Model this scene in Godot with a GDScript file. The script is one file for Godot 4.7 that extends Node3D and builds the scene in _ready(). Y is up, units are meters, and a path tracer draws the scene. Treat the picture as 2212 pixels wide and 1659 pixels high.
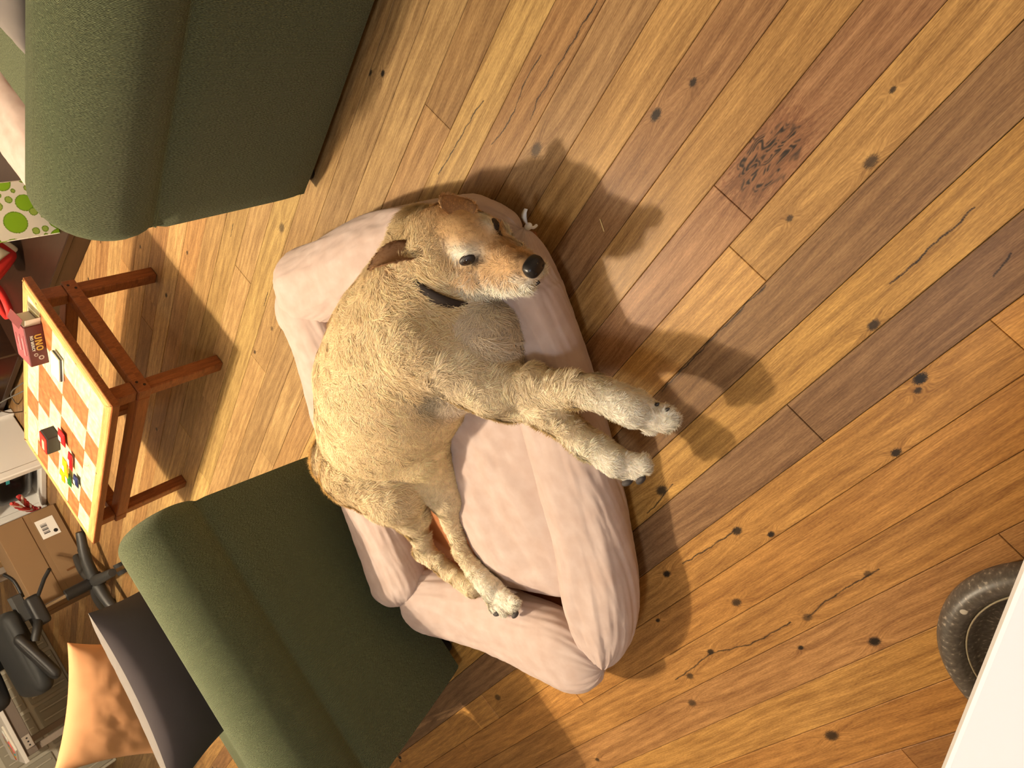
extends Node3D
# A wire-haired dog on a pink bed, timber floor, two green sofa arms; seen from a chair, camera rolled on its side.

var rng := RandomNumberGenerator.new()
var taken := {}
var M := {}

# ---------------------------------------------------------------- naming and tagging
func numbered(called: String) -> String:
	if not taken.has(called):
		taken[called] = 0
		return called
	taken[called] += 1
	return "%s_%03d" % [called, taken[called]]

func tag(o: Node3D, label: String, category: String, group := "") -> Node3D:
	o.set_meta("label", label)
	o.set_meta("category", category)
	if group != "":
		o.set_meta("group", group)
	return o

func thing(called: String, label: String, category: String, at := Vector3.ZERO, basis := Basis.IDENTITY, group := "") -> Node3D:
	var o := Node3D.new()
	o.name = numbered(called)
	add_child(o)
	o.transform = Transform3D(basis, at)
	return tag(o, label, category, group)

func part(called: String, mesh: Mesh, m: Material, parent: Node, xf := Transform3D.IDENTITY) -> MeshInstance3D:
	var o := MeshInstance3D.new()
	if parent == self:
		o.name = numbered(called)
	else:
		var n := 0
		var nm := called
		while parent.has_node(NodePath(nm)):
			n += 1
			nm = "%s_%03d" % [called, n]
		o.name = nm
	o.mesh = mesh
	o.material_override = m
	o.transform = xf
	o.cast_shadow = GeometryInstance3D.SHADOW_CASTING_SETTING_ON
	parent.add_child(o, true)
	return o

func struct(called: String, mesh: Mesh, m: Material, xf := Transform3D.IDENTITY) -> MeshInstance3D:
	var o := part(called, mesh, m, self, xf)
	o.set_meta("kind", "structure")
	return o

# ---------------------------------------------------------------- materials
func mat(c: Color, rough := 0.8, metal := 0.0, spec := 0.5) -> StandardMaterial3D:
	var m := StandardMaterial3D.new()
	m.albedo_color = c
	m.roughness = rough
	m.metallic = metal
	m.metallic_specular = spec
	return m

func rgb(r: int, g: int, b: int) -> Color:
	return Color(r / 255.0, g / 255.0, b / 255.0)

func noise_tex(seed_: int, freq: float, lo: Color, hi: Color, size := 256, as_normal := false, bump := 2.0) -> NoiseTexture2D:
	var n := FastNoiseLite.new()
	n.seed = seed_
	n.frequency = freq
	n.fractal_octaves = 4
	var t := NoiseTexture2D.new()
	t.noise = n
	t.width = size
	t.height = size
	t.seamless = true
	if as_normal:
		t.as_normal_map = true
		t.bump_strength = bump
	else:
		var g := Gradient.new()
		g.set_color(0, lo)
		g.set_color(1, hi)
		t.color_ramp = g
	return t

func rib_textures() -> Array:
	# chenille: fine ribs with broken tufts; one tile is 8 cm
	var n := FastNoiseLite.new()
	n.seed = 5
	n.frequency = 0.05
	var n2 := FastNoiseLite.new()
	n2.seed = 9
	n2.frequency = 0.2
	var S := 384
	var hb := PackedByteArray()
	hb.resize(S * S)
	var cb := PackedByteArray()
	cb.resize(S * S * 3)
	for y in S:
		for x in S:
			# u (x) runs along the sofa arm: ribs repeat along it; v (y) runs over the arm
			var fade := minf(1.0, minf(minf(y, S - y), minf(x, S - x)) / 24.0)
			var wob := n.get_noise_2d(x * 0.35, y * 0.06) * 3.2 * fade
			var r := 0.5 + 0.5 * cos((x + wob) * TAU / 12.0)
			var tuft := 0.5 + 0.5 * cos(y * TAU / 8.0 + floorf((x + wob) / 12.0) * 2.1)
			var sp := n2.get_noise_2d(x * 0.8, y * 0.16) * fade
			var h := clampf(r * 0.75 + tuft * 0.16 * r + sp * 0.35, 0.0, 1.0)
			hb[y * S + x] = int(h * 255)
			var l := clampf(0.50 + 0.46 * h + sp * 0.30, 0.0, 1.0)  # colour follows rib height: shade in the grooves is painted in
			var k := (y * S + x) * 3
			cb[k] = int(l * 255)
			cb[k + 1] = int(l * 255)
			cb[k + 2] = int(clampf(l * 0.98, 0, 1) * 255)
	var hi := Image.create_from_data(S, S, false, Image.FORMAT_L8, hb)
	hi.convert(Image.FORMAT_RGBA8)
	hi.bump_map_to_normal_map(7.0)
	return [ImageTexture.create_from_image(Image.create_from_data(S, S, false, Image.FORMAT_RGB8, cb)), ImageTexture.create_from_image(hi)]

# ---------------------------------------------------------------- timber
# knots: [t across 0..1, s along in metres, radius m, darkness]; cracks: arrays of Vector2(t, s)
func wood_texture(wide: int, high: int, s0: float, ds: float, seed_: int, base: Color, knots: Array, cracks: Array, board := 0.0834, contrast := 1.0) -> ImageTexture:
	var n1 := FastNoiseLite.new()
	n1.seed = seed_
	n1.frequency = 1.0
	n1.fractal_octaves = 2
	var n2 := FastNoiseLite.new()
	n2.seed = seed_ + 77
	n2.frequency = 1.0
	n2.fractal_type = FastNoiseLite.FRACTAL_NONE
	var b := PackedByteArray()
	b.resize(wide * high * 3)
	var k := 0
	var nk := knots.size()
	for j in high:
		var s := s0 + j * ds
		var near := []
		for q in knots:
			if absf(s - q[1]) < q[2] * 9.0:
				near.append(q)
		var wave := n1.get_noise_2d(s * 1.3, 40.0) * 0.5
		for i in wide:
			var t := (i + 0.5) / wide
			var tt := t + wave * 0.25
			var dark := 0.0
			var red := 0.0
			for q in near:
				var dt: float = (t - q[0]) * board
				var dl: float = s - q[1]
				var r: float = q[2]
				var e := dl * dl / (r * r * 7.0) + dt * dt / (r * r * 1.6)
				var push := exp(-e * 0.55)
				tt += signf(dt) * push * (0.10 + r * 4.0)
				var e2 := sqrt(dl * dl / (r * r * 2.2) + dt * dt / (r * r))
				e2 += n2.get_noise_2d(t * 60.0, s * 300.0) * 0.25 if r < 0.015 else n2.get_noise_2d(t * 7.0, s * 30.0) * 0.35
				if e2 < 1.0 and r < 0.015:
					dark = maxf(dark, q[3] * clampf((1.0 - e2) * 2.4, 0.0, 1.0))
				elif e2 < 1.9 and r >= 0.015:
					# a burl: broken dark rings round a split heart
					var ring := 0.5 + 0.5 * sin(e2 * 17.0 + n2.get_noise_2d(t * 9.0, s * 30.0) * 2.6)
					var brk := clampf(n2.get_noise_2d(t * 9.0 + 11.0, s * 26.0) * 2.6 + 0.5, 0.0, 1.0)
					dark = maxf(dark, q[3] * ring * brk * clampf((1.9 - e2) * 1.6, 0.0, 1.0) * (1.0 if e2 > 0.5 else 0.75))
					red = maxf(red, 0.35)
				elif e2 < 3.4 and r > 0.013:
					red = maxf(red, (3.4 - e2) / 2.4 * (0.3 + 0.55 * maxf(0.0, sin(e2 * 9.0 + n2.get_noise_2d(t * 30.0, s * 60.0) * 3.0))))
			var g := n1.get_noise_2d(s * 3.2, tt * 5.0 + 3.0)
			var f := n2.get_noise_2d(s * 18.0, tt * 44.0)
			var f2 := n2.get_noise_2d(s * 110.0 + 50.0, tt * 60.0)
			var l := 1.0 + contrast * (g * 0.20 + f * 0.15 + f2 * 0.10)
			var rr := base.r * (l * 0.85 + 0.15)
			var gg := base.g * l
			var bb := base.b * (l * 1.1 - 0.1)
			if red > 0.0:
				rr *= 1.0 - 0.40 * red
				gg *= 1.0 - 0.55 * red
				bb *= 1.0 - 0.6 * red
			if dark > 0.0:
				rr = lerpf(rr, 0.10, dark)
				gg = lerpf(gg, 0.075, dark)
				bb = lerpf(bb, 0.055, dark)
			b[k] = int(clampf(rr, 0.0, 1.0) * 255)
			b[k + 1] = int(clampf(gg, 0.0, 1.0) * 255)
			b[k + 2] = int(clampf(bb, 0.0, 1.0) * 255)
			k += 3
	# gum veins and cracks
	for c in cracks:
		for a in c.size() - 1:
			var p: Vector2 = c[a]
			var q: Vector2 = c[a + 1]
			var steps := int(absf(q.y - p.y) / ds * 1.5) + 2
			for z in steps:
				var w := float(z) / steps
				var m := p.lerp(q, w)
				m.x += n1.get_noise_2d(m.y * 26.0, 9.0) * 0.035
				var thick := 0.5 + 1.3 * n1.get_noise_2d(m.y * 40.0, 22.0)
				var ci := int(m.x * wide)
				var cj := int((m.y - s0) / ds)
				if cj < 0 or cj >= high:
					continue
				for di in range(-4, 5):
					var ii := ci + di
					if ii < 0 or ii >= wide:
						continue
					var am := clampf(1.0 - (absf(di) - thick * 0.5) / 1.7, 0.0, 1.0) * (0.62 + 0.3 * n1.get_noise_2d(m.y * 30.0, 3.0))
					if am <= 0.0:
						continue
					var o := (cj * wide + ii) * 3
					b[o] = int(lerpf(b[o], 30, am))
					b[o + 1] = int(lerpf(b[o + 1], 22, am))
					b[o + 2] = int(lerpf(b[o + 2], 15, am))
	return ImageTexture.create_from_image(Image.create_from_data(wide, high, false, Image.FORMAT_RGB8, b))

# ---------------------------------------------------------------- mesh helpers
func st_new() -> SurfaceTool:
	var st := SurfaceTool.new()
	st.begin(Mesh.PRIMITIVE_TRIANGLES)
	return st

func tri(st: SurfaceTool, a: Vector3, b: Vector3, c: Vector3, ua := Vector2.ZERO, ub := Vector2.ZERO, uc := Vector2.ZERO) -> void:
	st.set_uv(ua); st.add_vertex(a)
	st.set_uv(ub); st.add_vertex(b)
	st.set_uv(uc); st.add_vertex(c)

func planar(p: Vector3, n: Vector3) -> Vector2:
	var a := n.abs()
	if a.y >= a.x and a.y >= a.z:
		return Vector2(p.x, p.z)
	if a.x >= a.z:
		return Vector2(p.y, p.z)
	return Vector2(p.x, p.y)

# a convex face whose outside is away from «inside»
func face(st: SurfaceTool, pts: Array, inside: Vector3) -> void:
	var n: Vector3 = (pts[1] - pts[0]).cross(pts[2] - pts[0])
	var mid: Vector3 = (pts[0] + pts[1] + pts[2]) / 3.0
	var p := pts.duplicate()
	if n.dot(mid - inside) > 0.0:
		p.reverse()
	for i in range(1, p.size() - 1):
		tri(st, p[0], p[i], p[i + 1], planar(p[0], n), planar(p[i], n), planar(p[i + 1], n))

func add_box(st: SurfaceTool, size: Vector3, bevel := 0.002, at := Vector3.ZERO, basis := Basis.IDENTITY) -> void:
	var h := size * 0.5
	var b := minf(bevel, minf(h.x, minf(h.y, h.z)) * 0.9)
	var T := func(v: Vector3) -> Vector3: return basis * v + at
	var V := {}
	for sx in [-1, 1]:
		for sy in [-1, 1]:
			for sz in [-1, 1]:
				V[[sx, sy, sz]] = [T.call(Vector3(sx * h.x, sy * (h.y - b), sz * (h.z - b))), T.call(Vector3(sx * (h.x - b), sy * h.y, sz * (h.z - b))), T.call(Vector3(sx * (h.x - b), sy * (h.y - b), sz * h.z))]
	for s in [-1, 1]:
		face(st, [V[[s, -1, -1]][0], V[[s, 1, -1]][0], V[[s, 1, 1]][0], V[[s, -1, 1]][0]], at)
		face(st, [V[[-1, s, -1]][1], V[[1, s, -1]][1], V[[1, s, 1]][1], V[[-1, s, 1]][1]], at)
		face(st, [V[[-1, -1, s]][2], V[[1, -1, s]][2], V[[1, 1, s]][2], V[[-1, 1, s]][2]], at)
	for s in [-1, 1]:
		for q in [-1, 1]:
			face(st, [V[[s, q, -1]][0], V[[s, q, -1]][1], V[[s, q, 1]][1], V[[s, q, 1]][0]], at)
			face(st, [V[[s, -1, q]][0], V[[s, -1, q]][2], V[[s, 1, q]][2], V[[s, 1, q]][0]], at)
			face(st, [V[[-1, s, q]][1], V[[-1, s, q]][2], V[[1, s, q]][2], V[[1, s, q]][1]], at)
	for sx in [-1, 1]:
		for sy in [-1, 1]:
			for sz in [-1, 1]:
				face(st, V[[sx, sy, sz]], at)

func done(st: SurfaceTool, smooth := false) -> ArrayMesh:
	if smooth:
		pass
	st.generate_normals()
	return st.commit()

func flat_st() -> SurfaceTool:
	var st := st_new()
	st.set_smooth_group(-1)
	return st

func box_mesh(size: Vector3, bevel := 0.002, at := Vector3.ZERO, basis := Basis.IDENTITY) -> ArrayMesh:
	var st := flat_st()
	add_box(st, size, bevel, at, basis)
	return done(st)

# rows of points -> smooth skin; closed in u wraps each row
func add_grid(st: SurfaceTool, rows: Array, wrap := false, flip := false, us := 1.0, vs := 1.0) -> void:
	var nv := rows.size()
	var vlen := 0.0
	for j in nv - 1:
		var r0: PackedVector3Array = rows[j]
		var r1: PackedVector3Array = rows[j + 1]
		var nu := r0.size()
		var dv: float = r0[nu / 2].distance_to(r1[nu / 2])
		var ulen := 0.0
		var lim := nu if wrap else nu - 1
		for i in lim:
			var i2 := (i + 1) % nu
			var a := r0[i]
			var b := r0[i2]
			var c := r1[i2]
			var d := r1[i]
			var du := maxf(a.distance_to(b), d.distance_to(c))
			var ua := Vector2(vlen * us, ulen * vs)
			var ub := Vector2(vlen * us, (ulen + du) * vs)
			var uc := Vector2((vlen + dv) * us, (ulen + du) * vs)
			var ud := Vector2((vlen + dv) * us, ulen * vs)
			if flip:
				tri(st, a, b, c, ua, ub, uc)
				tri(st, a, c, d, ua, uc, ud)
			else:
				tri(st, a, c, b, ua, uc, ub)
				tri(st, a, d, c, ua, ud, uc)
			ulen += du
		vlen += dv

func catmull(pts: Array, n: int) -> PackedVector3Array:
	var out := PackedVector3Array()
	var m := pts.size()
	for i in m - 1:
		var p0: Vector3 = pts[maxi(i - 1, 0)]
		var p1: Vector3 = pts[i]
		var p2: Vector3 = pts[i + 1]
		var p3: Vector3 = pts[mini(i + 2, m - 1)]
		for j in n:
			out.append(p1.cubic_interpolate(p2, p0, p3, float(j) / n))
	out.append(pts[m - 1])
	return out

# a tube along pts with radii (array or single value)
func add_tube(st: SurfaceTool, pts: PackedVector3Array, rad, sides := 10, caps := true) -> void:
	var rows := []
	var n := pts.size()
	var side := Vector3.ZERO
	for i in n:
		var d := (pts[mini(i + 1, n - 1)] - pts[maxi(i - 1, 0)]).normalized()
		if i == 0:
			side = d.cross(Vector3.UP)
			if side.length() < 0.1:
				side = d.cross(Vector3.RIGHT)
		side = (side - d * side.dot(d)).normalized()
		var up := side.cross(d).normalized()
		var r: float = rad[i] if rad is Array or rad is PackedFloat32Array else rad
		var row := PackedVector3Array()
		for k in sides:
			var a := TAU * k / sides
			row.append(pts[i] + (side * cos(a) + up * sin(a)) * r)
		rows.append(row)
	st.set_smooth_group(0)
	add_grid(st, rows, true, true)
	if caps:
		st.set_smooth_group(-1)
		for e in [0, n - 1]:
			var d2 := (pts[1] - pts[0]) if e == 0 else (pts[n - 2] - pts[n - 1])
			var poly := []
			for v in rows[e]:
				poly.append(v)
			face(st, poly, pts[e] + d2.normalized())
		st.set_smooth_group(0)

func tube_mesh(pts: PackedVector3Array, rad, sides := 10) -> ArrayMesh:
	var st := st_new()
	add_tube(st, pts, rad, sides)
	return done(st)

func lathe_mesh(profile: Array, n := 48) -> ArrayMesh:
	var st := st_new()
	var rows := []
	for i in n:
		var a := TAU * i / n
		var row := PackedVector3Array()
		for p in profile:
			row.append(Vector3(p.x * cos(a), p.y, p.x * sin(a)))
		rows.append(row)
	rows.append(rows[0])
	add_grid(st, rows, false, false)
	return done(st)

func ellipsoid_mesh(r: Vector3, n := 16, square := 1.0) -> ArrayMesh:
	var st := st_new()
	var rows := []
	for j in n + 1:
		var t := PI * j / n
		var row := PackedVector3Array()
		for i in 2 * n:
			var a := TAU * i / (2 * n)
			var q := Vector3(sin(t) * cos(a), cos(t), sin(t) * sin(a))
			if square != 1.0:
				q = q.sign() * Vector3(pow(absf(q.x), square), pow(absf(q.y), square), pow(absf(q.z), square))
			row.append(q * r)
		rows.append(row)
	add_grid(st, rows, true, true)
	return done(st)

func basis_yz(y: Vector3, z: Vector3) -> Basis:
	var yy := y.normalized()
	var x := yy.cross(z).normalized()
	return Basis(x, yy, x.cross(yy).normalized())

# a stuffed square cushion; «pinch» leaves pointed corners; half: 0 whole, 1 front half, -1 back half
func cushion_mesh(w: float, h: float, thick: float, half := 0, seed_ := 1, wrinkle := 0.0, soft := 0.55) -> ArrayMesh:
	var st := st_new()
	var N := 28
	var nz := FastNoiseLite.new()
	nz.seed = seed_
	nz.frequency = 1.0
	for side in [1, -1]:
		if half != 0 and side != half:
			continue
		var rows := []
		for j in N + 1:
			var row := PackedVector3Array()
			for i in N + 1:
				var a := 2.0 * i / N - 1.0
				var b := 2.0 * j / N - 1.0
				var ea := 1.0 - pow(absf(a), 2.6)
				var eb := 1.0 - pow(absf(b), 2.6)
				var puff := pow(maxf(ea * eb, 0.0), soft)
				var x := a * w * 0.5 * (1.0 - 0.10 * (1.0 - b * b))
				var y := b * h * 0.5 * (1.0 - 0.10 * (1.0 - a * a))
				var edge := minf(1.0 - absf(a), 1.0 - absf(b))
				var wr := nz.get_noise_2d(x * 14.0, y * 14.0) * wrinkle * puff + sin(a * 34.0 + nz.get_noise_2d(x * 9.0, y * 9.0) * 5.0) * wrinkle * 0.5 * exp(-edge * 9.0) * puff
				row.append(Vector3(x, y, side * (thick * 0.5 * puff + wr)))
			rows.append(row)
		add_grid(st, rows, false, side > 0)
	return done(st)

# ================================================================ the scene
const BD := Vector3(0.32142, 0, 0.94694)      # along the floorboards (and the room)
const BN := Vector3(-0.94694, 0, 0.32142)     # across the floorboards
const BW := 0.083404
const BO := -1.105659
const LAMP := Vector3(0.40, 2.56, -2.78)

func room(s: float, y: float, t: float) -> Vector3:
	return BD * s + BN * t + Vector3(0, y, 0)

func _ready() -> void:
	rng.seed = 20
	# ---- camera: held by someone seated, looking 45 degrees down, turned on its side
	var cam := Camera3D.new()
	cam.name = "camera"
	cam.transform = Transform3D(Basis(Vector3(-0.4711, -0.6165, 0.6309), Vector3(0.8821, -0.3292, 0.3369), Vector3(0.0, 0.7152, 0.6989)).orthonormalized(), Vector3(0, 1.1, 0))
	cam.fov = rad_to_deg(2.0 * atan(829.5 / 1500.0))
	cam.near = 0.02
	add_child(cam)
	# ---- air
	var we := WorldEnvironment.new()
	we.name = "world_environment"
	var env := Environment.new()
	env.background_mode = Environment.BG_COLOR
	env.background_color = Color(0.02, 0.02, 0.025)
	env.tonemap_mode = Environment.TONE_MAPPER_LINEAR
	env.tonemap_exposure = 1.03
	env.sdfgi_enabled = true
	env.ssao_enabled = true
	env.ssil_enabled = true
	we.environment = env
	add_child(we)
	# ---- lamps, both out of view: a warm ceiling lamp with three bulbs over the coffee table, a cooler ceiling panel placed to light the near floor
	pendant()
	unseen_ceiling_panel(Vector3(-0.75, 2.64, -0.35), 1.45, "unseen square ceiling light placed to light the open floorboards")
	materials()
	shell()
	floorboards()
	sofas()
	coffee_table()
	table_things()
	dog_bed()
	dog()
	sofa_cushions()
	behind_sofa()
	far_end()
	near_side()

func materials() -> void:
	var ribs := rib_textures()
	var g := mat(rgb(134, 142, 108), 0.95, 0.0, 0.2)
	g.albedo_texture = ribs[0]
	g.normal_enabled = true
	g.normal_texture = ribs[1]
	g.normal_scale = 1.0
	g.uv1_scale = Vector3(12.5, 12.5, 1)
	g.rim_enabled = true
	g.rim = 0.5
	g.rim_tint = 0.6
	M.green = g
	M.green_piping = mat(rgb(92, 100, 70), 0.9)
	M.dark_cloth = mat(rgb(40, 38, 34), 0.95)
	var p := mat(rgb(208, 189, 180), 0.9, 0.0, 0.25)
	p.albedo_texture = noise_tex(3, 0.012, rgb(232, 222, 216), rgb(255, 255, 255), 512)
	p.uv1_triplanar = true
	p.uv1_scale = Vector3(2.6, 2.6, 2.6)
	p.rim_enabled = true
	p.rim = 0.35
	p.rim_tint = 0.5
	M.pink = p
	M.base_brown = mat(rgb(176, 112, 66), 0.8)
	M.white_tag = mat(rgb(240, 240, 238), 0.7)
	M.white_paint = mat(rgb(232, 230, 226), 0.55)
	M.wall = mat(rgb(222, 218, 208), 0.9)
	M.ceiling = mat(rgb(238, 236, 230), 0.95)
	M.black = mat(rgb(20, 20, 21), 0.55)
	M.black_gloss = mat(rgb(14, 14, 15), 0.22)
	M.black_rubber = mat(rgb(22, 22, 22), 0.8)
	M.chrome = mat(rgb(200, 200, 200), 0.25, 1.0)
	M.gap = mat(rgb(40, 24, 12), 0.9)

func omni(at: Vector3, c: Color, energy: float, size: float, parent: Node) -> void:
	var l := OmniLight3D.new()
	l.name = "bulb_light"
	l.light_color = c
	l.light_energy = energy
	l.omni_range = 14.0
	l.omni_attenuation = 2.0
	l.light_size = size
	l.shadow_enabled = true
	parent.add_child(l, true)
	l.position = at

func pendant() -> void:
	var o := thing("ceiling_lamp", "three-bulb ceiling lamp above the tiled coffee table", "lamp", LAMP)
	var brass := mat(rgb(60, 52, 40), 0.4, 0.8)
	part("cord", tube_mesh(PackedVector3Array([Vector3(0, 0.06, 0), Vector3(0, 0.09, 0)]), 0.012, 8), brass, o)
	part("canopy", lathe_mesh([Vector2(0, 0.07), Vector2(0.06, 0.075), Vector2(0.065, 0.098), Vector2(0, 0.099)], 24), brass, o)
	part("hub", ellipsoid_mesh(Vector3(0.035, 0.03, 0.035), 10), brass, o, Transform3D(Basis.IDENTITY, Vector3(0, 0.06, 0)))
	var glow := mat(rgb(255, 226, 170), 0.4)
	glow.emission_enabled = true
	glow.emission = rgb(255, 214, 150)
	glow.emission_energy_multiplier = 6.0
	for i in 3:
		var a := TAU * i / 3.0 + 0.5
		var e := Vector3(cos(a), 0, sin(a)) * 0.065
		part("arm", tube_mesh(catmull([Vector3(0, 0.06, 0), e * 0.6 + Vector3(0, 0.085, 0), e + Vector3(0, 0.045, 0)], 5), 0.007, 8), brass, o)
		part("bulb", ellipsoid_mesh(Vector3(0.024, 0.03, 0.024), 10), glow, o, Transform3D(Basis.IDENTITY, e + Vector3(0, 0.012, 0)))
		omni(e + Vector3(0, -0.022, 0), Color(1.0, 0.92, 0.80), 3.35, 0.02, o)

func unseen_ceiling_panel(at: Vector3, energy: float, label: String) -> void:
	var o := thing("unseen_ceiling_light", label, "ceiling light", at)  # out of view, set overhead to light the near floor
	part("frame", box_mesh(Vector3(0.5, 0.018, 0.5), 0.003), M.white_paint if M.has("white_paint") else mat(Color.WHITE), o)
	var d := mat(Color.WHITE, 0.5)
	d.emission_enabled = true
	d.emission = Color(0.93, 0.96, 1.0)
	d.emission_energy_multiplier = 2.0
	part("diffuser", box_mesh(Vector3(0.46, 0.006, 0.46), 0.001, Vector3(0, -0.011, 0)), d, o)
	var l := AreaLight3D.new()
	l.name = "unseen_panel_light"
	l.area_size = Vector2(0.44, 0.44)
	l.light_color = Color(0.93, 0.96, 1.0)
	l.light_energy = energy
	l.area_range = 14.0
	l.shadow_enabled = true
	o.add_child(l, true)
	l.position = Vector3(0, -0.02, 0)
	l.rotation.x = -PI / 2

# ---------------------------------------------------------------- room
func shell() -> void:  # mostly out of view; walls and ceiling kept white to bounce lamplight
	var rb := Basis(-BN, Vector3.UP, BD)      # x across the boards, z along them
	var w := 0.12
	var s0 := -9.0
	var s1 := 2.7
	var t0 := -3.5
	var t1 := 3.0
	var H := 2.66
	var sm := (s0 + s1) * 0.5
	var tm := (t0 + t1) * 0.5
	struct("wall_far", box_mesh(Vector3(t1 - t0 + 2 * w, H + 0.2, w), 0.002), M.wall, Transform3D(rb, room(s0 - w * 0.5, H * 0.5, tm)))
	struct("wall_near", box_mesh(Vector3(t1 - t0 + 2 * w, H + 0.2, w), 0.002), M.wall, Transform3D(rb, room(s1 + w * 0.5, H * 0.5, tm)))
	struct("wall_right", box_mesh(Vector3(w, H + 0.2, s1 - s0), 0.002), M.wall, Transform3D(rb, room(sm, H * 0.5, t0 - w * 0.5)))
	struct("wall_left", box_mesh(Vector3(w, H + 0.2, s1 - s0), 0.002), M.wall, Transform3D(rb, room(sm, H * 0.5, t1 + w * 0.5)))
	struct("ceiling", box_mesh(Vector3(t1 - t0 + 2 * w, w, s1 - s0 + 2 * w), 0.002), M.ceiling, Transform3D(rb, room(sm, H + w * 0.5, tm)))
	struct("baseboard_far", box_mesh(Vector3(t1 - t0, 0.09, 0.016), 0.003), M.white_paint, Transform3D(rb, room(s0 + 0.008, 0.045, tm)))
	struct("baseboard_right", box_mesh(Vector3(0.016, 0.09, s1 - s0 - 0.04), 0.003), M.white_paint, Transform3D(rb, room(sm, 0.045, t0 + 0.008)))

func floorboards() -> void:
	var rb := Basis(-BN, Vector3.UP, BD)
	var fl := struct("floor", box_mesh(Vector3(6.74, 0.1, 11.94), 0.001), M.gap, Transform3D(rb, room(-3.15, -0.0705, -0.25)))
	var inv := fl.transform.affine_inverse()
	# colour of each board column by number, from the picture
	var tone := {
		-4: [168, 122, 72], -3: [186, 138, 80], -2: [178, 132, 80], -1: [192, 146, 84], 0: [174, 128, 78], 1: [176, 130, 80], 2: [176, 131, 80], 3: [168, 120, 72], 4: [194, 144, 82],
		5: [178, 124, 74], 6: [168, 120, 74], 7: [198, 142, 80], 8: [166, 114, 70], 9: [196, 138, 76], 10: [166, 113, 72], 11: [200, 142, 78], 12: [154, 107, 66], 13: [208, 146, 72], 14: [138, 96, 60],
		15: [196, 132, 66], 16: [186, 122, 60], 17: [192, 128, 66], 18: [166, 111, 62], 19: [196, 134, 68], 20: [184, 120, 60], 21: [172, 112, 62], 22: [160, 104, 60]}
	var knots := {
		1: [[0.02, -0.721, 0.006, 0.9], [0.43, -0.70, 0.006, 0.9]], 8: [[0.2, -0.381, 0.009, 0.85], [0.45, -0.307, 0.006, 0.8]], 6: [[0.3, -0.575, 0.012, 0.55], [0.5, -0.2, 0.006, 0.5]],
		10: [[0.45, -0.318, 0.023, 0.95]], 11: [[0.85, -0.231, 0.009, 0.6], [0.5, -0.36, 0.005, 0.6], [0.3, -0.15, 0.004, 0.7]], 13: [[0.9, -0.392, 0.008, 0.75], [0.7, -0.909, 0.011, 0.75]], 15: [[0.1, -0.403, 0.009, 0.95], [0.24, -0.418, 0.005, 0.7], [0.92, -0.511, 0.007, 0.85], [0.43, -0.84, 0.009, 0.8], [0.9, -0.789, 0.006, 0.9], [0.31, -1.05, 0.008, 0.9], [0.4, -1.874, 0.011, 0.5]],
		16: [[0.74, -0.96, 0.009, 0.7], [0.12, -1.162, 0.005, 0.8]], 18: [[0.26, -0.917, 0.005, 0.9], [0.79, -0.785, 0.009, 0.95], [0.31, -1.251, 0.009, 0.6], [0.6, -1.675, 0.006, 0.7]], 17: [[0.42, -1.104, 0.007, 0.8], [0.76, -0.857, 0.008, 0.5], [0.55, -0.70, 0.006, 0.5], [0.7, -1.2, 0.008, 0.6]],
		20: [[0.26, -1.007, 0.012, 0.75]], -1: [[0.65, -1.269, 0.012, 0.45]], 0: [[0.16, -1.752, 0.006, 0.7], [0.6, -1.60, 0.007, 0.4]], 4: [[0.5, -1.2, 0.006, 0.5]], 2: [[0.4, -0.3, 0.006, 0.5]]}
	var cracks := {
		5: [[Vector2(0.31, -0.438), Vector2(0.23, -0.472), Vector2(0.27, -0.517), Vector2(0.35, -0.551), Vector2(0.30, -0.595), Vector2(0.20, -0.634)], [Vector2(0.85, -0.31), Vector2(0.81, -0.373), Vector2(0.77, -0.44), Vector2(0.73, -0.503), Vector2(0.82, -0.542)]],
		4: [[Vector2(0.48, -0.579), Vector2(0.38, -0.638), Vector2(0.33, -0.702), Vector2(0.22, -0.775)]],
		13: [[Vector2(0.51, -0.193), Vector2(0.54, -0.223), Vector2(0.53, -0.266), Vector2(0.54, -0.305), Vector2(0.54, -0.334)], [Vector2(0.75, -0.876), Vector2(0.88, -0.942), Vector2(0.90, -0.978)]],
		14: [[Vector2(0.40, -0.205), Vector2(0.51, -0.24)]],
		17: [[Vector2(0.57, -0.677), Vector2(0.59, -0.739), Vector2(0.64, -0.802), Vector2(0.76, -0.857)], [Vector2(0.69, -0.892), Vector2(0.72, -0.958), Vector2(0.69, -1.014), Vector2(0.46, -1.1), Vector2(0.63, -1.244)]],
		15: [[Vector2(0.39, -0.84), Vector2(0.39, -0.908), Vector2(0.33, -0.998)]],
		12: [[Vector2(0.03, -0.461), Vector2(0.02, -0.519), Vector2(0.03, -0.594), Vector2(0.05, -0.746)]],
		-1: [[Vector2(0.9, -1.50), Vector2(0.93, -1.56)]], -3: [[Vector2(0.4, -1.42), Vector2(0.45, -1.47)]]}
	# where the butt joints seen in the picture fall, metres along the boards
	var butts := {11: [-0.455], 14: [-0.583], 3: [-0.677], 15: [-0.281, -1.935], 16: [-1.566], 0: [-1.776], -2: [-1.54], 21: [-0.903], 10: [-0.40], 18: [-0.49], 5: [0.4, -2.6], 7: [-2.3, 0.9], 8: [-1.9], 1: [0.3, -2.5], 12: [0.2, -1.7], 13: [0.6, -2.0], 17: [0.1, -2.3], 19: [-0.1, -1.9], 20: [0.5, -1.8], 4: [-1.5, 0.2], 9: [-1.6, 0.5], 6: [0.8, -2.2], 2: [-2.1, 0.1], -1: [-2.6, -0.5]}
	var generic := []
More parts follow.
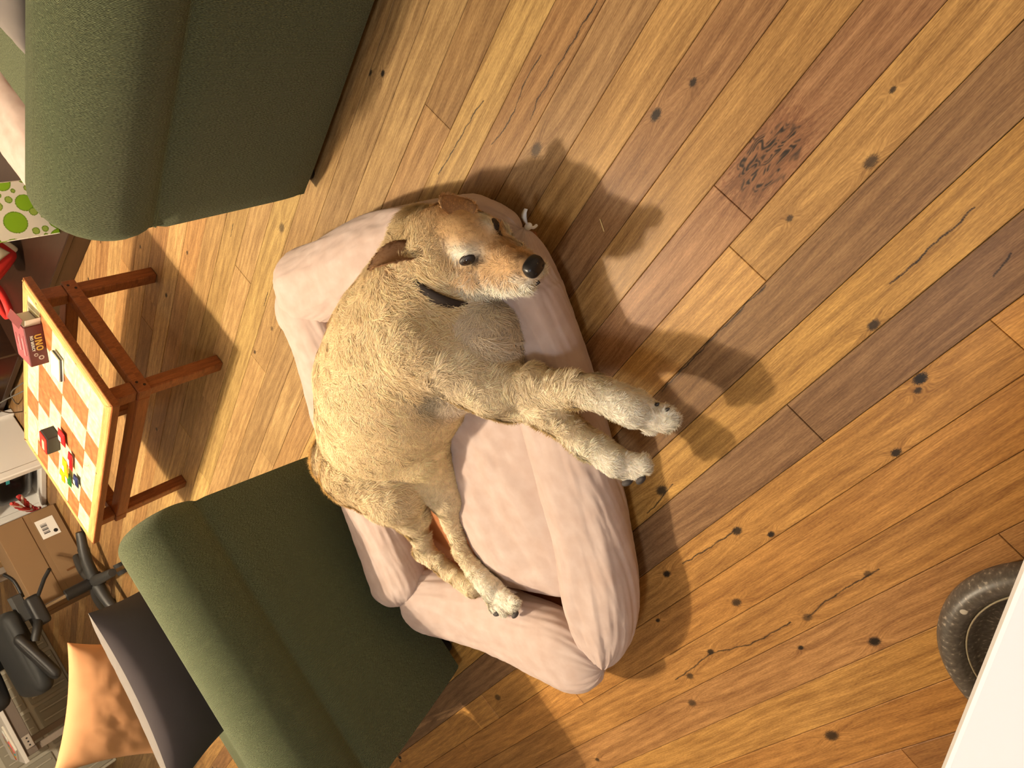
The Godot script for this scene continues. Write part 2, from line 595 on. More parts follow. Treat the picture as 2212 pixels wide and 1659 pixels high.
	for i in 4:
		generic.append(wood_texture(64, 1024, 0.0, 0.0024, 300 + i * 13, [rgb(184, 142, 92), rgb(172, 130, 82), rgb(188, 150, 98), rgb(164, 122, 78)][i], [[0.5, 0.9, 0.008, 0.7], [0.3, 1.9, 0.006, 0.6]], []))
	var kmin := -28
	var kmax := 49
	for k in range(kmin, kmax):
		var tex: ImageTexture
		var special := tone.has(k)
		var S0 := -2.20
		var L := 2.25
		if special:
			var c: Array = tone[k]
			tex = wood_texture(96, 1536, S0, L / 1536.0, 1000 + k * 7, rgb(int(c[0] * 0.94), int(c[1] * 1.02), int(c[2] * 1.10)), knots.get(k, []), cracks.get(k, []))
		else:
			tex = generic[posmod(k * 7, 4)]
			S0 = -fposmod(k * 0.731, 2.4)
			L = 1024 * 0.0024
		var cuts := [-9.0]
		var bl: Array = butts.get(k, []).duplicate()
		if bl.is_empty():
			bl = [-1.4 - fposmod(k * 1.37, 2.6)]
		if bl.min() > -3.4:
			bl.append(-4.2 - fposmod(k * 0.93, 1.9))
		bl.sort()
		for v in bl:
			if v > -8.9 and v < 2.6:
				cuts.append(v)
		cuts.append(2.7)
		for c in cuts.size() - 1:
			var a: float = cuts[c] + 0.0004
			var b: float = cuts[c + 1] - 0.0004
			var m := mat(Color.WHITE, 0.42, 0.0, 0.35)
			m.albedo_texture = tex
			m.texture_repeat = true
			var shade := 1.0
			if c % 2 == 0 and special and cuts.size() > 3:
				shade = [0.93, 0.88, 0.96, 0.9][posmod(k, 4)]
			elif not special:
				shade = 0.84 + 0.16 * fposmod(k * 0.618 + c * 0.37, 1.0)
			m.albedo_color = Color(shade, shade, shade)
			var t0 := BO + BW * k + 0.00045
			var t1 := BO + BW * (k + 1) - 0.00045
			var lift := 0.0004 * sin(k * 12.9 + c * 3.1)
			part("board", board_mesh(t0, t1, a, b, lift, S0, L), m, fl, inv * Transform3D(rb, Vector3.ZERO))

# one floorboard with eased edges, given in (t, y, s), made in (-t, y, s); the wood runs along v
func board_mesh(t0: float, t1: float, a: float, b: float, y: float, S0: float, L: float) -> ArrayMesh:
	var st := flat_st()
	var e := 0.0010
	var d := 0.0009
	var lo := -0.02
	var U := func(p: Vector3) -> Vector2: return Vector2((-p.x - t0) / (t1 - t0), (p.z - S0) / L)
	var mid := Vector3(-(t0 + t1) * 0.5, -0.01, (a + b) * 0.5)
	var quad := func(p: Vector3, q: Vector3, r: Vector3, s: Vector3) -> void:
		var f := [p, q, r, s]
		for i in 4:
			f[i].x = -f[i].x
		if (f[1] - f[0]).cross(f[2] - f[0]).dot((f[0] + f[2]) * 0.5 - mid) > 0.0:
			f.reverse()
		tri(st, f[0], f[1], f[2], U.call(f[0]), U.call(f[1]), U.call(f[2]))
		tri(st, f[0], f[2], f[3], U.call(f[0]), U.call(f[2]), U.call(f[3]))
	var yy := y
	var A := Vector3(t0 + e, yy, a + e)
	var B := Vector3(t1 - e, yy, a + e)
	var C := Vector3(t1 - e, yy, b - e)
	var D := Vector3(t0 + e, yy, b - e)
	var A2 := Vector3(t0, yy - d, a)
	var B2 := Vector3(t1, yy - d, a)
	var C2 := Vector3(t1, yy - d, b)
	var D2 := Vector3(t0, yy - d, b)
	var A3 := Vector3(t0, lo, a)
	var B3 := Vector3(t1, lo, a)
	var C3 := Vector3(t1, lo, b)
	var D3 := Vector3(t0, lo, b)
	quad.call(A, B, C, D)
	quad.call(A2, B2, B, A)
	quad.call(B2, C2, C, B)
	quad.call(C2, D2, D, C)
	quad.call(D2, A2, A, D)
	quad.call(A3, B3, B2, A2)
	quad.call(B3, C3, C2, B2)
	quad.call(C3, D3, D2, C2)
	quad.call(D3, A3, A2, D2)
	return done(st)

# ---------------------------------------------------------------- sofas
# P0 a point at the foot of the outer side, U along the arm, N outwards from the sofa
func sofa_arm(o: Node3D, P0: Vector3, U: Vector3, N: Vector3, a0: float, a1: float, slant: float) -> void:
	var at := func(a: float, n: float, y: float) -> Vector3: return P0 + U * a + N * n + Vector3(0, y, 0)
	var flip := U.cross(N).y > 0.0
	# the rolled top: a bolster with eased ends
	var st := st_new()
	var rows := []
	var RE := 0.045
	var stations := []
	for i in 7:
		stations.append([a0 - 0.02 + RE * (1.0 - cos(PI * 0.5 * i / 6.0)), RE * (1.0 - sin(PI * 0.5 * i / 6.0))])
	for i in range(1, 15):
		stations.append([lerpf(a0 - 0.02 + RE, a1 + slant - RE, i / 15.0), 0.0])
	for i in 7:
		stations.append([a1 + slant - RE * (1.0 - sin(PI * 0.5 * i / 6.0)), RE * (1.0 - cos(PI * 0.5 * i / 6.0))])
	var profile := func(r: float) -> PackedVector3Array:
		var p := PackedVector3Array()
		for j in 23:
			var th := deg_to_rad(-52.0 + 262.0 * j / 22.0)
			p.append(Vector3(-0.11 + r * cos(th), 0.475 + r * sin(th), 0))
		return p
	for s in stations:
		var row := PackedVector3Array()
		for q in profile.call(0.12 - s[1]):
			row.append(at.call(s[0], q.x, q.y))
		rows.append(row)
	add_grid(st, rows, true, flip)
	for e in [0, rows.size() - 1]:        # slightly domed ends
		var caps := [rows[e]]
		var c: Vector3 = at.call(stations[e][0], -0.11, 0.475)
		for f in [0.66, 0.33, 0.02]:
			var row := PackedVector3Array()
			for v in rows[e]:
				row.append(c + (v - c) * f + U * (0.012 * (1.0 - f * f)) * (-1.0 if e == 0 else 1.0))
			caps.append(row)
		add_grid(st, caps, true, flip if e > 0 else not flip)
	part("arm_roll", done(st), M.green, o)
	# the flat side below it
	var sp := st_new()
	var prow := []
	for i in 25:
		var u := i / 24.0
		var row := PackedVector3Array()
		for j in 15:
			var v := j / 14.0
			var y := lerpf(0.03, 0.405, v)
			var aa := lerpf(a0 + 0.03 * (1.0 - v), a1 + slant * v, u)
			var du := minf(u, 1.0 - u) * 24.0
			var dv := minf(v * 14.0, 14.0)
			var inset := 0.010 * exp(-du * 1.3) + 0.008 * exp(-dv * 1.2) + (0.012 if v > 0.96 else 0.0)
			row.append(at.call(aa, -inset, y))
		prow.append(row)
	add_grid(sp, prow, false, not flip)
	part("arm_side", done(sp), M.green, o)
	# what fills the arm: front, back and inner faces
	var sb := flat_st()
	var c8 := []
	for n in [-0.011, -0.215]:
		for y in [0.03, 0.45]:
			c8.append([at.call(a0 + (0.03 if y < 0.1 else 0.0) + 0.004, n, y), at.call(a1 + (slant if y > 0.1 else 0.0) - 0.004, n, y)])
	var mid: Vector3 = at.call((a0 + a1) * 0.5, -0.11, 0.24)
	face(sb, [c8[0][0], c8[1][0], c8[1][1], c8[0][1]], mid)
	face(sb, [c8[2][0], c8[3][0], c8[3][1], c8[2][1]], mid)
	face(sb, [c8[0][0], c8[1][0], c8[3][0], c8[2][0]], mid)
	face(sb, [c8[0][1], c8[1][1], c8[3][1], c8[2][1]], mid)
	face(sb, [c8[0][0], c8[0][1], c8[2][1], c8[2][0]], mid)
	part("arm_core", done(sb), M.green, o)
	# piping along the seam
	var pts := PackedVector3Array()
	for i in 13:
		pts.append(at.call(lerpf(a0 + 0.004, a1 + slant - 0.004, i / 12.0), -0.013, 0.401))
	part("piping", tube_mesh(pts, 0.0024, 6), M.green_piping, o)
	for a in [a0 + 0.07, a1 - 0.07]:
		for n in [-0.05, -0.17]:
			part("foot", tube_mesh(PackedVector3Array([at.call(a, n, 0.0), at.call(a, n, 0.034)]), 0.022, 12), M.black, o)

func soft_box(size: Vector3, r := 0.03, puff := 0.0) -> ArrayMesh:
	# an upholstered block: rounded edges, crowned faces
	var st := st_new()
	var N := 12
	for axis in 3:
		for s in [-1.0, 1.0]:
			var rows := []
			for j in N + 1:
				var row := PackedVector3Array()
				for i in N + 1:
					var p := Vector3.ZERO
					p[axis] = s
					p[(axis + 1) % 3] = _edge(2.0 * i / N - 1.0)
					p[(axis + 2) % 3] = _edge(2.0 * j / N - 1.0)
					var h := size * 0.5
					var q := p * h
					var c := Vector3(clampf(q.x, -h.x + r, h.x - r), clampf(q.y, -h.y + r, h.y - r), clampf(q.z, -h.z + r, h.z - r))
					q = c + (q - c).normalized() * r
					var k1: float = p[(axis + 1) % 3]
					var k2: float = p[(axis + 2) % 3]
					q[axis] += s * puff * (1.0 - k1 * k1) * (1.0 - k2 * k2)
					row.append(q)
				rows.append(row)
			add_grid(st, rows, false, s < 0.0)
	return done(st)

func _edge(t: float) -> float:
	return signf(t) * (1.0 - pow(1.0 - absf(t), 1.7))

func sofas() -> void:
	# the arm at the top of the picture
	var P1 := Vector3(0.672, 0, -1.29)
	var U1 := Vector3(0.284, 0, 0.9588).normalized()
	var N1 := Vector3(-0.9588, 0, 0.284).normalized()
	var o := thing("sofa", "olive green ribbed sofa whose rounded arm stands nearest the dog's head", "sofa")
	sofa_arm(o, P1, U1, N1, -0.115, 0.72, 0.02)
	var b := Basis(-N1, Vector3.UP, U1)
	if b.determinant() < 0.0:
		b = Basis(-N1, Vector3.UP, -U1)
	part("seat_cushion", soft_box(Vector3(0.84, 0.10, 0.80), 0.03, 0.008), M.green, o, Transform3D(b, P1 - N1 * 0.79 + U1 * 0.125 + Vector3(0, 0.35, 0)))
	part("piping", tube_mesh(PackedVector3Array([P1 - N1 * 0.38 - U1 * 0.274 + Vector3(0, 0.378, 0), P1 - N1 * 1.18 - U1 * 0.274 + Vector3(0, 0.378, 0)]), 0.004, 6), M.dark_cloth, o)
	part("seat_rail", box_mesh(Vector3(0.82, 0.045, 0.74), 0.004), mat(rgb(226, 196, 150), 0.5), o, Transform3D(b, P1 - N1 * 0.79 + U1 * 0.098 + Vector3(0, 0.277, 0)))
	part("seat_base", box_mesh(Vector3(0.92, 0.2, 0.62), 0.004), M.dark_cloth, o, Transform3D(b, P1 - N1 * 0.71 + U1 * 0.17 + Vector3(0, 0.16, 0)))
	part("backrest", soft_box(Vector3(1.18, 0.62, 0.2), 0.06, 0.01), M.green, o, Transform3D(b, P1 - N1 * 0.60 + U1 * 0.63 + Vector3(0, 0.42, 0)))
	# the arm at the bottom
	var P2 := Vector3(0.1067, 0, -1.907)
	var U2 := Vector3(-0.98135, 0, 0.19222).normalized()
	var N2 := Vector3(0.19222, 0, 0.98135).normalized()
	var s := thing("sofa", "olive green ribbed sofa with the grey and the orange cushion", "sofa")
	sofa_arm(s, P2, U2, N2, -0.02, 0.768, 0.075)
	var b2 := Basis(U2, Vector3.UP, -N2)
	if b2.determinant() < 0.0:
		b2 = Basis(U2, Vector3.UP, N2)
	part("seat_cushion", soft_box(Vector3(0.60, 0.13, 1.16), 0.03, 0.008), M.green, s, Transform3D(b2, P2 + U2 * 0.44 - N2 * 0.81 + Vector3(0, 0.238, 0)))
	part("seat_base", box_mesh(Vector3(0.56, 0.15, 1.14), 0.004), M.green, s, Transform3D(b2, P2 + U2 * 0.44 - N2 * 0.81 + Vector3(0, 0.10, 0)))
	part("backrest", soft_box(Vector3(0.16, 0.62, 1.14), 0.05, 0.01), M.green, s, Transform3D(b2, P2 + U2 * 0.80 - N2 * 0.81 + Vector3(0, 0.60, 0)))  # mostly out of view; made tall to shade the floor past the arm

# ---------------------------------------------------------------- coffee table
const TB := Vector3(0.532, 0, -2.251)
var TE1 := Vector3(0.955, 0, -0.297).normalized()
var TE2 := Vector3(-0.297, 0, -0.955).normalized()

func tp(c1: float, c2: float, y: float) -> Vector3:
	return TB + TE1 * c1 + TE2 * c2 + Vector3(0, y, 0)

func tbasis() -> Basis:
	return Basis(TE1, Vector3.UP, -TE2)

func wood_mat(i: int) -> StandardMaterial3D:
	var key := "wood%d" % i
	if not M.has(key):
		var c: Color = [rgb(214, 168, 104), rgb(138, 80, 42), rgb(46, 28, 18)][i]
		var m := mat(Color.WHITE, 0.4, 0.0, 0.4)
		m.albedo_texture = wood_texture(96, 512, 0.0, 0.002, 60 + i, c, [[0.3, 0.4, 0.004, 0.8], [0.7, 0.7, 0.003, 0.8], [0.4, 0.15, 0.003, 0.7]], [], 0.1, 0.8)
		m.uv1_scale = Vector3(9, 1, 1)
		M[key] = m
	return M[key]

func coffee_table() -> void:
	var o := thing("coffee_table", "low wooden coffee table topped with cream and rust tiles", "table")
	var b := tbasis()
	var gold := wood_mat(0)
	var red := wood_mat(1)
	var A0 := -0.05
	var A1 := 0.48
	var B0 := -0.04
	var B1 := 0.89
	var W := 0.032
	# frame of the top, mitred
	for q in [[A0, B0, A1, B0, 0.0, 1.0], [A0, B1, A1, B1, 0.0, -1.0], [A0, B0, A0, B1, 1.0, 0.0], [A1, B0, A1, B1, -1.0, 0.0]]:
		var along := absf(q[2] - q[0]) + absf(q[3] - q[1])
		var is1: bool = q[5] != 0.0
		var st := flat_st()
		var pts := []
		for y in [0.364, 0.39]:
			var o0 := tp(q[0], q[1], y)
			var o1 := tp(q[2], q[3], y)
			var i0 := tp(q[0] + (W if is1 else q[4] * W), q[1] + (q[5] * W if is1 else W), y)
			var i1 := tp(q[2] - (W if is1 else -q[4] * W), q[3] + (q[5] * W if is1 else -W), y)
			pts.append([o0, o1, i1, i0])
		var mid: Vector3 = (pts[0][0] + pts[0][2] + pts[1][0] + pts[1][2]) / 4.0
		var dirv := TE1 if is1 else TE2
		var inn := TE2 if is1 else TE1
		var put := func(f: Array) -> void:
			var n: Vector3 = (f[1] - f[0]).cross(f[2] - f[0])
			var p := f.duplicate()
			if n.dot((f[0] + f[1] + f[2]) / 3.0 - mid) > 0.0:
				p.reverse()
			var uv := []
			for v in p:
				uv.append(Vector2((v - TB).dot(inn) + v.y, (v - TB).dot(dirv)))
			tri(st, p[0], p[1], p[2], uv[0], uv[1], uv[2])
			tri(st, p[0], p[2], p[3], uv[0], uv[2], uv[3])
		# eased outer top edge
		var lowo: Array = [pts[1][0] - Vector3(0, 0.004, 0), pts[1][1] - Vector3(0, 0.004, 0)]
		var sh: Vector3 = (pts[1][3] - pts[1][0] + pts[1][2] - pts[1][1]).normalized() * 0.004
		var top0: Vector3 = pts[1][0] + sh
		var top1: Vector3 = pts[1][1] + sh
		put.call([top0, top1, pts[1][2], pts[1][3]])
		put.call([lowo[0], lowo[1], top1, top0])
		put.call([pts[0][0], pts[0][1], lowo[1], lowo[0]])
		put.call([pts[0][3], pts[0][2], pts[1][2], pts[1][3]])
		put.call([pts[0][0], pts[0][1], pts[0][2], pts[0][3]])
		part("top_rail", done(st), gold, o)
		var eb := box_mesh(Vector3(absf(q[2] - q[0]) + 0.008, 0.023, 0.005) if is1 else Vector3(0.005, 0.023, absf(q[3] - q[1])), 0.0015)
		part("shaded_edge", eb, red, o, Transform3D(b, tp((q[0] + q[2]) * 0.5 - (0.0 if is1 else q[4] * 0.002), (q[1] + q[3]) * 0.5 - q[5] * 0.002, 0.3745)))  # same wood as the rail; shade on its outer side put into the colour
	part("tile_bed", box_mesh(Vector3(A1 - A0 - 2 * W, 0.018, B1 - B0 - 2 * W), 0.001), mat(rgb(226, 214, 180), 0.8), o, Transform3D(b, tp((A0 + A1) * 0.5, (B0 + B1) * 0.5, 0.3745)))
	# tiles
	var brown := [[4, 0], [2, 1], [1, 1], [3, 2], [4, 2], [4, 3], [5, 4], [2, 3], [1, 3], [0, 2], [4, 6], [3, 5], [0, 5], [1, 6]]
	var cream_m := []
	var rust_m := []
	for i in 3:
		var cm := mat(Color.WHITE, 0.3, 0.0, 0.5)
		cm.albedo_texture = noise_tex(40 + i, 0.03, rgb(214, 200, 140), rgb(250, 244, 214), 128)
		cm.uv1_scale = Vector3(7, 7, 1)
		cream_m.append(cm)
		var rm := mat(Color.WHITE, 0.32, 0.0, 0.5)
		rm.albedo_texture = noise_tex(50 + i, 0.03, rgb(150, 88, 50), rgb(206, 140, 88), 128)
		rm.uv1_scale = Vector3(7, 7, 1)
		rust_m.append(rm)
	var tw := (A1 - A0 - 2 * W) / 6.0
	var th := (B1 - B0 - 2 * W) / 7.0
	var tile := box_mesh(Vector3(tw - 0.0012, 0.006, th - 0.0012), 0.0006)
	for c in 6:
		for r in 7:
			var m: Material = rust_m[(c + r) % 3] if [c, r] in brown else cream_m[(c * 2 + r) % 3]
			part("tile", tile, m, o, Transform3D(b, tp(A0 + W + (c + 0.5) * tw, B0 + W + (r + 0.5) * th, 0.3865)))
	# curled pencil lines fired into the glaze
	var line_m := mat(rgb(150, 140, 84), 0.5)
	for q in [[0.36, 0.27, 0.07, 2.6, 5.2], [0.06, 0.36, 0.075, 0.2, 2.6], [0.40, 0.68, 0.05, 2.2, 4.8], [0.10, 0.78, 0.06, 3.0, 5.6]]:
		var pts := PackedVector3Array()
		for i in 17:
			var a: float = lerpf(q[3], q[4], i / 16.0)
			pts.append(tp(q[0] + q[2] * 0.55 * cos(a), q[1] + q[2] * 1.2 * sin(a), 0.3897))
		part("glaze_line", tube_mesh(pts, 0.0007, 4), line_m, o)
	# lower frame, corner posts, legs
	var L0 := -0.025
	var L1 := 0.455
	var K0 := -0.025
	var K1 := 0.855
	for q in [[(L0 + L1) * 0.5, K0 + 0.022, L1 - L0, 0.044], [(L0 + L1) * 0.5, K1 - 0.022, L1 - L0, 0.044]]:
		part("stretcher_rail", box_mesh(Vector3(q[2], 0.042, q[3]), 0.003), red, o, Transform3D(b, tp(q[0], q[1], 0.27)))
	for x in [L0 + 0.022, L1 - 0.022]:
		part("stretcher_rail", box_mesh(Vector3(0.044, 0.042, K1 - K0 - 0.09), 0.003), red, o, Transform3D(b, tp(x, (K0 + K1) * 0.5, 0.27)))
	for x in [0.0, 1.0]:
		for z in [0.0, 1.0]:
			var cx: float = lerpf(L0 + 0.03, L1 - 0.03, x)
			var cz: float = lerpf(K0 + 0.03, K1 - 0.03, z)
			part("leg", box_mesh(Vector3(0.042, 0.25, 0.042), 0.003), red, o, Transform3D(b, tp(cx, cz, 0.125)))
			part("corner_post", box_mesh(Vector3(0.046, 0.076, 0.046), 0.003), red, o, Transform3D(b, tp(cx, cz, 0.328)))
			for k in [-1.0, 1.0]:
				part("peg", tube_mesh(PackedVector3Array([tp(cx + k * 0.008, K0 - 0.0006 if z < 0.5 else K1 + 0.0006, 0.27 + k * 0.008), tp(cx + k * 0.008, K0 + 0.01 if z < 0.5 else K1 - 0.01, 0.27 + k * 0.008)]), 0.0045, 8), wood_mat(2), o)

func lettering(text: String, height: float, c: Color, parent: Node, xf: Transform3D, emboss := 0.0006) -> void:
	var t := TextMesh.new()
	var f := SystemFont.new()
	f.font_names = PackedStringArray(["Droid Sans"])
	f.font_weight = 800
	t.font = f
	t.text = text
	t.font_size = 32
	t.pixel_size = height / 32.0 * 1.35
	t.depth = emboss
	part("lettering", t, mat(c, 0.5), parent, xf)

func table_things() -> void:
	# the card game box, lying on its side with the flap open; its broad side faces the room's near end
	var p0 := tp(0.302, 0.170, 0.39)
	var p1 := tp(0.352, 0.030, 0.39)
	var ax := (p0 - p1).normalized()            # along the long side, towards the foot of the picture
	var back := Vector3.UP.cross(ax).normalized()
	if back.dot(TE1) < 0.0:
		back = -back
	var L := p0.distance_to(p1)
	var bas := Basis(ax, Vector3.UP, ax.cross(Vector3.UP))
	var o := thing("game_box", "open maroon card game box lying on the tiled table corner", "game box", p1 + ax * L * 0.5 + back * 0.045, bas)
	var maroon := mat(rgb(96, 34, 38), 0.45)
	var pinkish := mat(rgb(150, 82, 86), 0.4)
	var hgt := 0.052
	var dep := 0.09
	var zf := dep * 0.5 * (1.0 if bas.z.dot(-back) > 0.0 else -1.0)
	part("body", box_mesh(Vector3(L, hgt, dep), 0.0015, Vector3(0, hgt * 0.5, 0)), maroon, o)
	part("top_panel", box_mesh(Vector3(L - 0.004, 0.001, dep - 0.004), 0.0003, Vector3(0, hgt + 0.0004, 0)), pinkish, o)
	for i in 5:
		part("stripe", box_mesh(Vector3(0.075 - 0.008 * i, 0.0008, 0.004), 0.0002, Vector3(0.012 * (i % 2), hgt + 0.0012, -0.03 + 0.014 * i)), mat(rgb(120, 44, 50) if i % 2 == 0 else rgb(214, 160, 160), 0.4), o)
	part("flap", box_mesh(Vector3(0.03, 0.0012, dep * 0.9), 0.0004), mat(rgb(120, 52, 54), 0.5), o, Transform3D(Basis(Vector3(0, 0, 1), 0.5), Vector3(-L * 0.5 - 0.012, hgt + 0.004, 0)))
	part("side_flap", box_mesh(Vector3(0.028, hgt * 0.85, 0.0012), 0.0004), mat(rgb(226, 220, 210), 0.6), o, Transform3D(Basis(Vector3(0, 1, 0), -0.35), Vector3(-L * 0.5 - 0.012, hgt * 0.45, zf * 0.92)))
	part("lining", box_mesh(Vector3(0.001, hgt * 0.9, dep * 0.92), 0.0003, Vector3(-L * 0.5 - 0.0006, hgt * 0.5, 0)), mat(rgb(206, 198, 188), 0.7), o)
	var sgn := signf(zf)
	var face_b := Basis(Vector3(-sgn, 0, 0), Vector3(0, -1, 0), Vector3(0, 0, sgn))     # upside down, as the box lies
	lettering("UNO", 0.021, rgb(222, 186, 84), o, Transform3D(face_b, Vector3(-0.012, hgt * 0.36, zf + sgn * 0.0006)))
	part("name_band", box_mesh(Vector3(0.05, 0.0105, 0.0006), 0.0002, Vector3(-0.012, hgt * 0.70, zf + sgn * 0.0003)), mat(rgb(40, 16, 18), 0.5), o)
	lettering("NO MERCY", 0.0085, rgb(244, 240, 236), o, Transform3D(face_b, Vector3(-0.012, hgt * 0.70, zf + sgn * 0.0009)))
	for q in [[0.032, 0.62, 0.006], [0.046, 0.36, 0.008]]:
		part("emblem", tube_mesh(PackedVector3Array([Vector3(q[0], hgt * q[1], zf), Vector3(q[0], hgt * q[1], zf + sgn * 0.0008)]), q[2], 14), mat(rgb(196, 184, 180), 0.4), o)
		part("emblem", tube_mesh(PackedVector3Array([Vector3(q[0], hgt * q[1], zf), Vector3(q[0], hgt * q[1], zf + sgn * 0.0012)]), q[2] * 0.55, 14), maroon, o)
	# white deck
	var d := thing("card_deck", "flat white card stack beside the maroon box on the table", "cards", tp(0.235, 0.105, 0.3902), Basis(Vector3.UP, 0.12) * tbasis())
	for i in 3:
		part("card_bundle", box_mesh(Vector3(0.05, 0.0045, 0.10), 0.0008, Vector3(0.001 * i, 0.0025 + 0.0052 * i, 0.0007 * i)), [M.white_paint, mat(rgb(70, 70, 76), 0.6), mat(rgb(250, 250, 248), 0.5)][i], d)
	# little black and red box
	var k := thing("small_box", "small black box with a red lid on the tiled table", "box", tp(0.235, 0.535, 0.39), Basis(Vector3.UP, 0.1) * tbasis())
	part("body", box_mesh(Vector3(0.05, 0.042, 0.09), 0.002, Vector3(0, 0.021, 0)), mat(rgb(44, 42, 48), 0.5), k)
	part("lid", box_mesh(Vector3(0.047, 0.004, 0.086), 0.001, Vector3(0, 0.044, 0)), mat(rgb(190, 46, 36), 0.45), k)
	part("label_strip", box_mesh(Vector3(0.014, 0.001, 0.05), 0.0002, Vector3(-0.004, 0.0465, -0.006)), mat(rgb(240, 200, 150), 0.5), k)
	# wrapped packets
	var spots := [
		[0.185, 0.455, 0.2, 0.045, 0.07, rgb(214, 40, 44), "red shiny packet touching the small black box"],
		[0.120, 0.520, 0.1, 0.026, 0.10, rgb(176, 30, 36), "long red packet lying beneath the yellow one"],
		[0.135, 0.580, 0.15, 0.032, 0.10, rgb(240, 196, 30), "long yellow packet in the middle of the table's packets"],
		[0.165, 0.690, 0.1, 0.036, 0.062, rgb(244, 196, 26), "short yellow packet lying apart at the table's far end"],
		[0.125, 0.650, 0.3, 0.034, 0.07, rgb(44, 110, 44), "green packet beside the long yellow packet"],
		[0.075, 0.590, 0.2, 0.03, 0.06, rgb(44, 50, 92), "dark blue packet nearest the table edge"]]
	for i in spots.size():
		var s: Array = spots[i]
		var g := thing("snack_packet", s[6], "packet", tp(s[0], s[1], 0.390), Basis(Vector3.UP, s[2]) * tbasis(), "packets scattered on the coffee table")
		part("wrapper", cushion_mesh(s[3], s[4], 0.014, 0, 70 + i, 0.0015), mat(s[5], 0.25), g, Transform3D(Basis(Vector3.RIGHT, PI / 2), Vector3(0, 0.009 + (0.008 if i == 2 else 0.0), 0)))
		part("print", box_mesh(Vector3(s[3] * 0.4, 0.0006, s[4] * 0.35), 0.0002, Vector3(0, 0.0165 + (0.008 if i == 2 else 0.0), 0)), mat(rgb(246, 238, 214), 0.4), g)

# ---------------------------------------------------------------- dog bed
func bolster(called: String, pts: Array, r: float, y: float, g0: float, g1: float, o: Node3D, seed_: int) -> void:
	# g0, g1: how far the ends are drawn in (metres); a drawn end is gathered into pleats
	var P := catmull(pts, 16)
	var n := P.size()
	var len := PackedFloat32Array([0.0])
	for i in range(1, n):
		len.append(len[i - 1] + P[i].distance_to(P[i - 1]))
	var total := len[n - 1]
	var nz := FastNoiseLite.new()
	nz.seed = seed_
	nz.frequency = 1.0
	nz.fractal_octaves = 2
	var st := st_new()
	var rows := []
	var sides := 96
	for i in n:
		var d := (P[mini(i + 1, n - 1)] - P[maxi(i - 1, 0)])
		d.y = 0
		d = d.normalized()
		var side := d.cross(Vector3.UP)
		var e0 := len[i]
		var e1 := total - len[i]
		var f := 1.0
		if g0 > 0.0 and e0 < g0:
			f = minf(f, pow(clampf(1.0 - pow(1.0 - e0 / g0, 2.0), 0.0, 1.0), 0.62))
		if g1 > 0.0 and e1 < g1:
			f = minf(f, pow(clampf(1.0 - pow(1.0 - e1 / g1, 2.0), 0.0, 1.0), 0.62))
		f = maxf(f, 0.03)
		var pleat := 0.0
		if g0 > 0.0:
			pleat += exp(-e0 / 0.032)
		if g1 > 0.0:
			pleat += exp(-e1 / 0.028)
		var row := PackedVector3Array()
		for k in sides:
			var a := TAU * k / sides
			var ca := cos(a)
			var sa := sin(a)
			var ex := signf(ca) * pow(absf(ca), 0.86)
			var ey := signf(sa) * pow(absf(sa), 0.86)
			var rr := r * f
			var w := nz.get_noise_2d(cos(a) * 1.2 + 9.0, len[i] * 3.0 + sin(a)) * 0.006 + nz.get_noise_2d(cos(a) * 6.0 + 40.0, len[i] * 16.0 + sin(a) * 6.0) * 0.0022
			w += pleat * f * (0.0040 * sin(a * 17.0 + nz.get_noise_2d(len[i] * 6.0, a) * 2.5) + 0.003 * sin(a * 29.0 + 1.0))
			var h: float = y + (P[i].y)
			var yy := h + ey * (rr * (y / r) + w)
			row.append(Vector3(P[i].x, 0, P[i].z) + side * ex * (rr + w) + Vector3(0, maxf(yy, 0.012 + 0.003 * f), 0))
		rows.append(row)
	add_grid(st, rows, true, true)
	for e in [0, n - 1]:
		var c := Vector3.ZERO
		for v in rows[e]:
			c += v
		c /= sides
		var caps := [rows[e]]
		for f in [0.6, 0.05]:
			var row := PackedVector3Array()
			for v in rows[e]:
				row.append(c + (v - c) * f)
			caps.append(row)
		add_grid(st, caps, true, e > 0)
	part(called, done(st), M.pink, o)

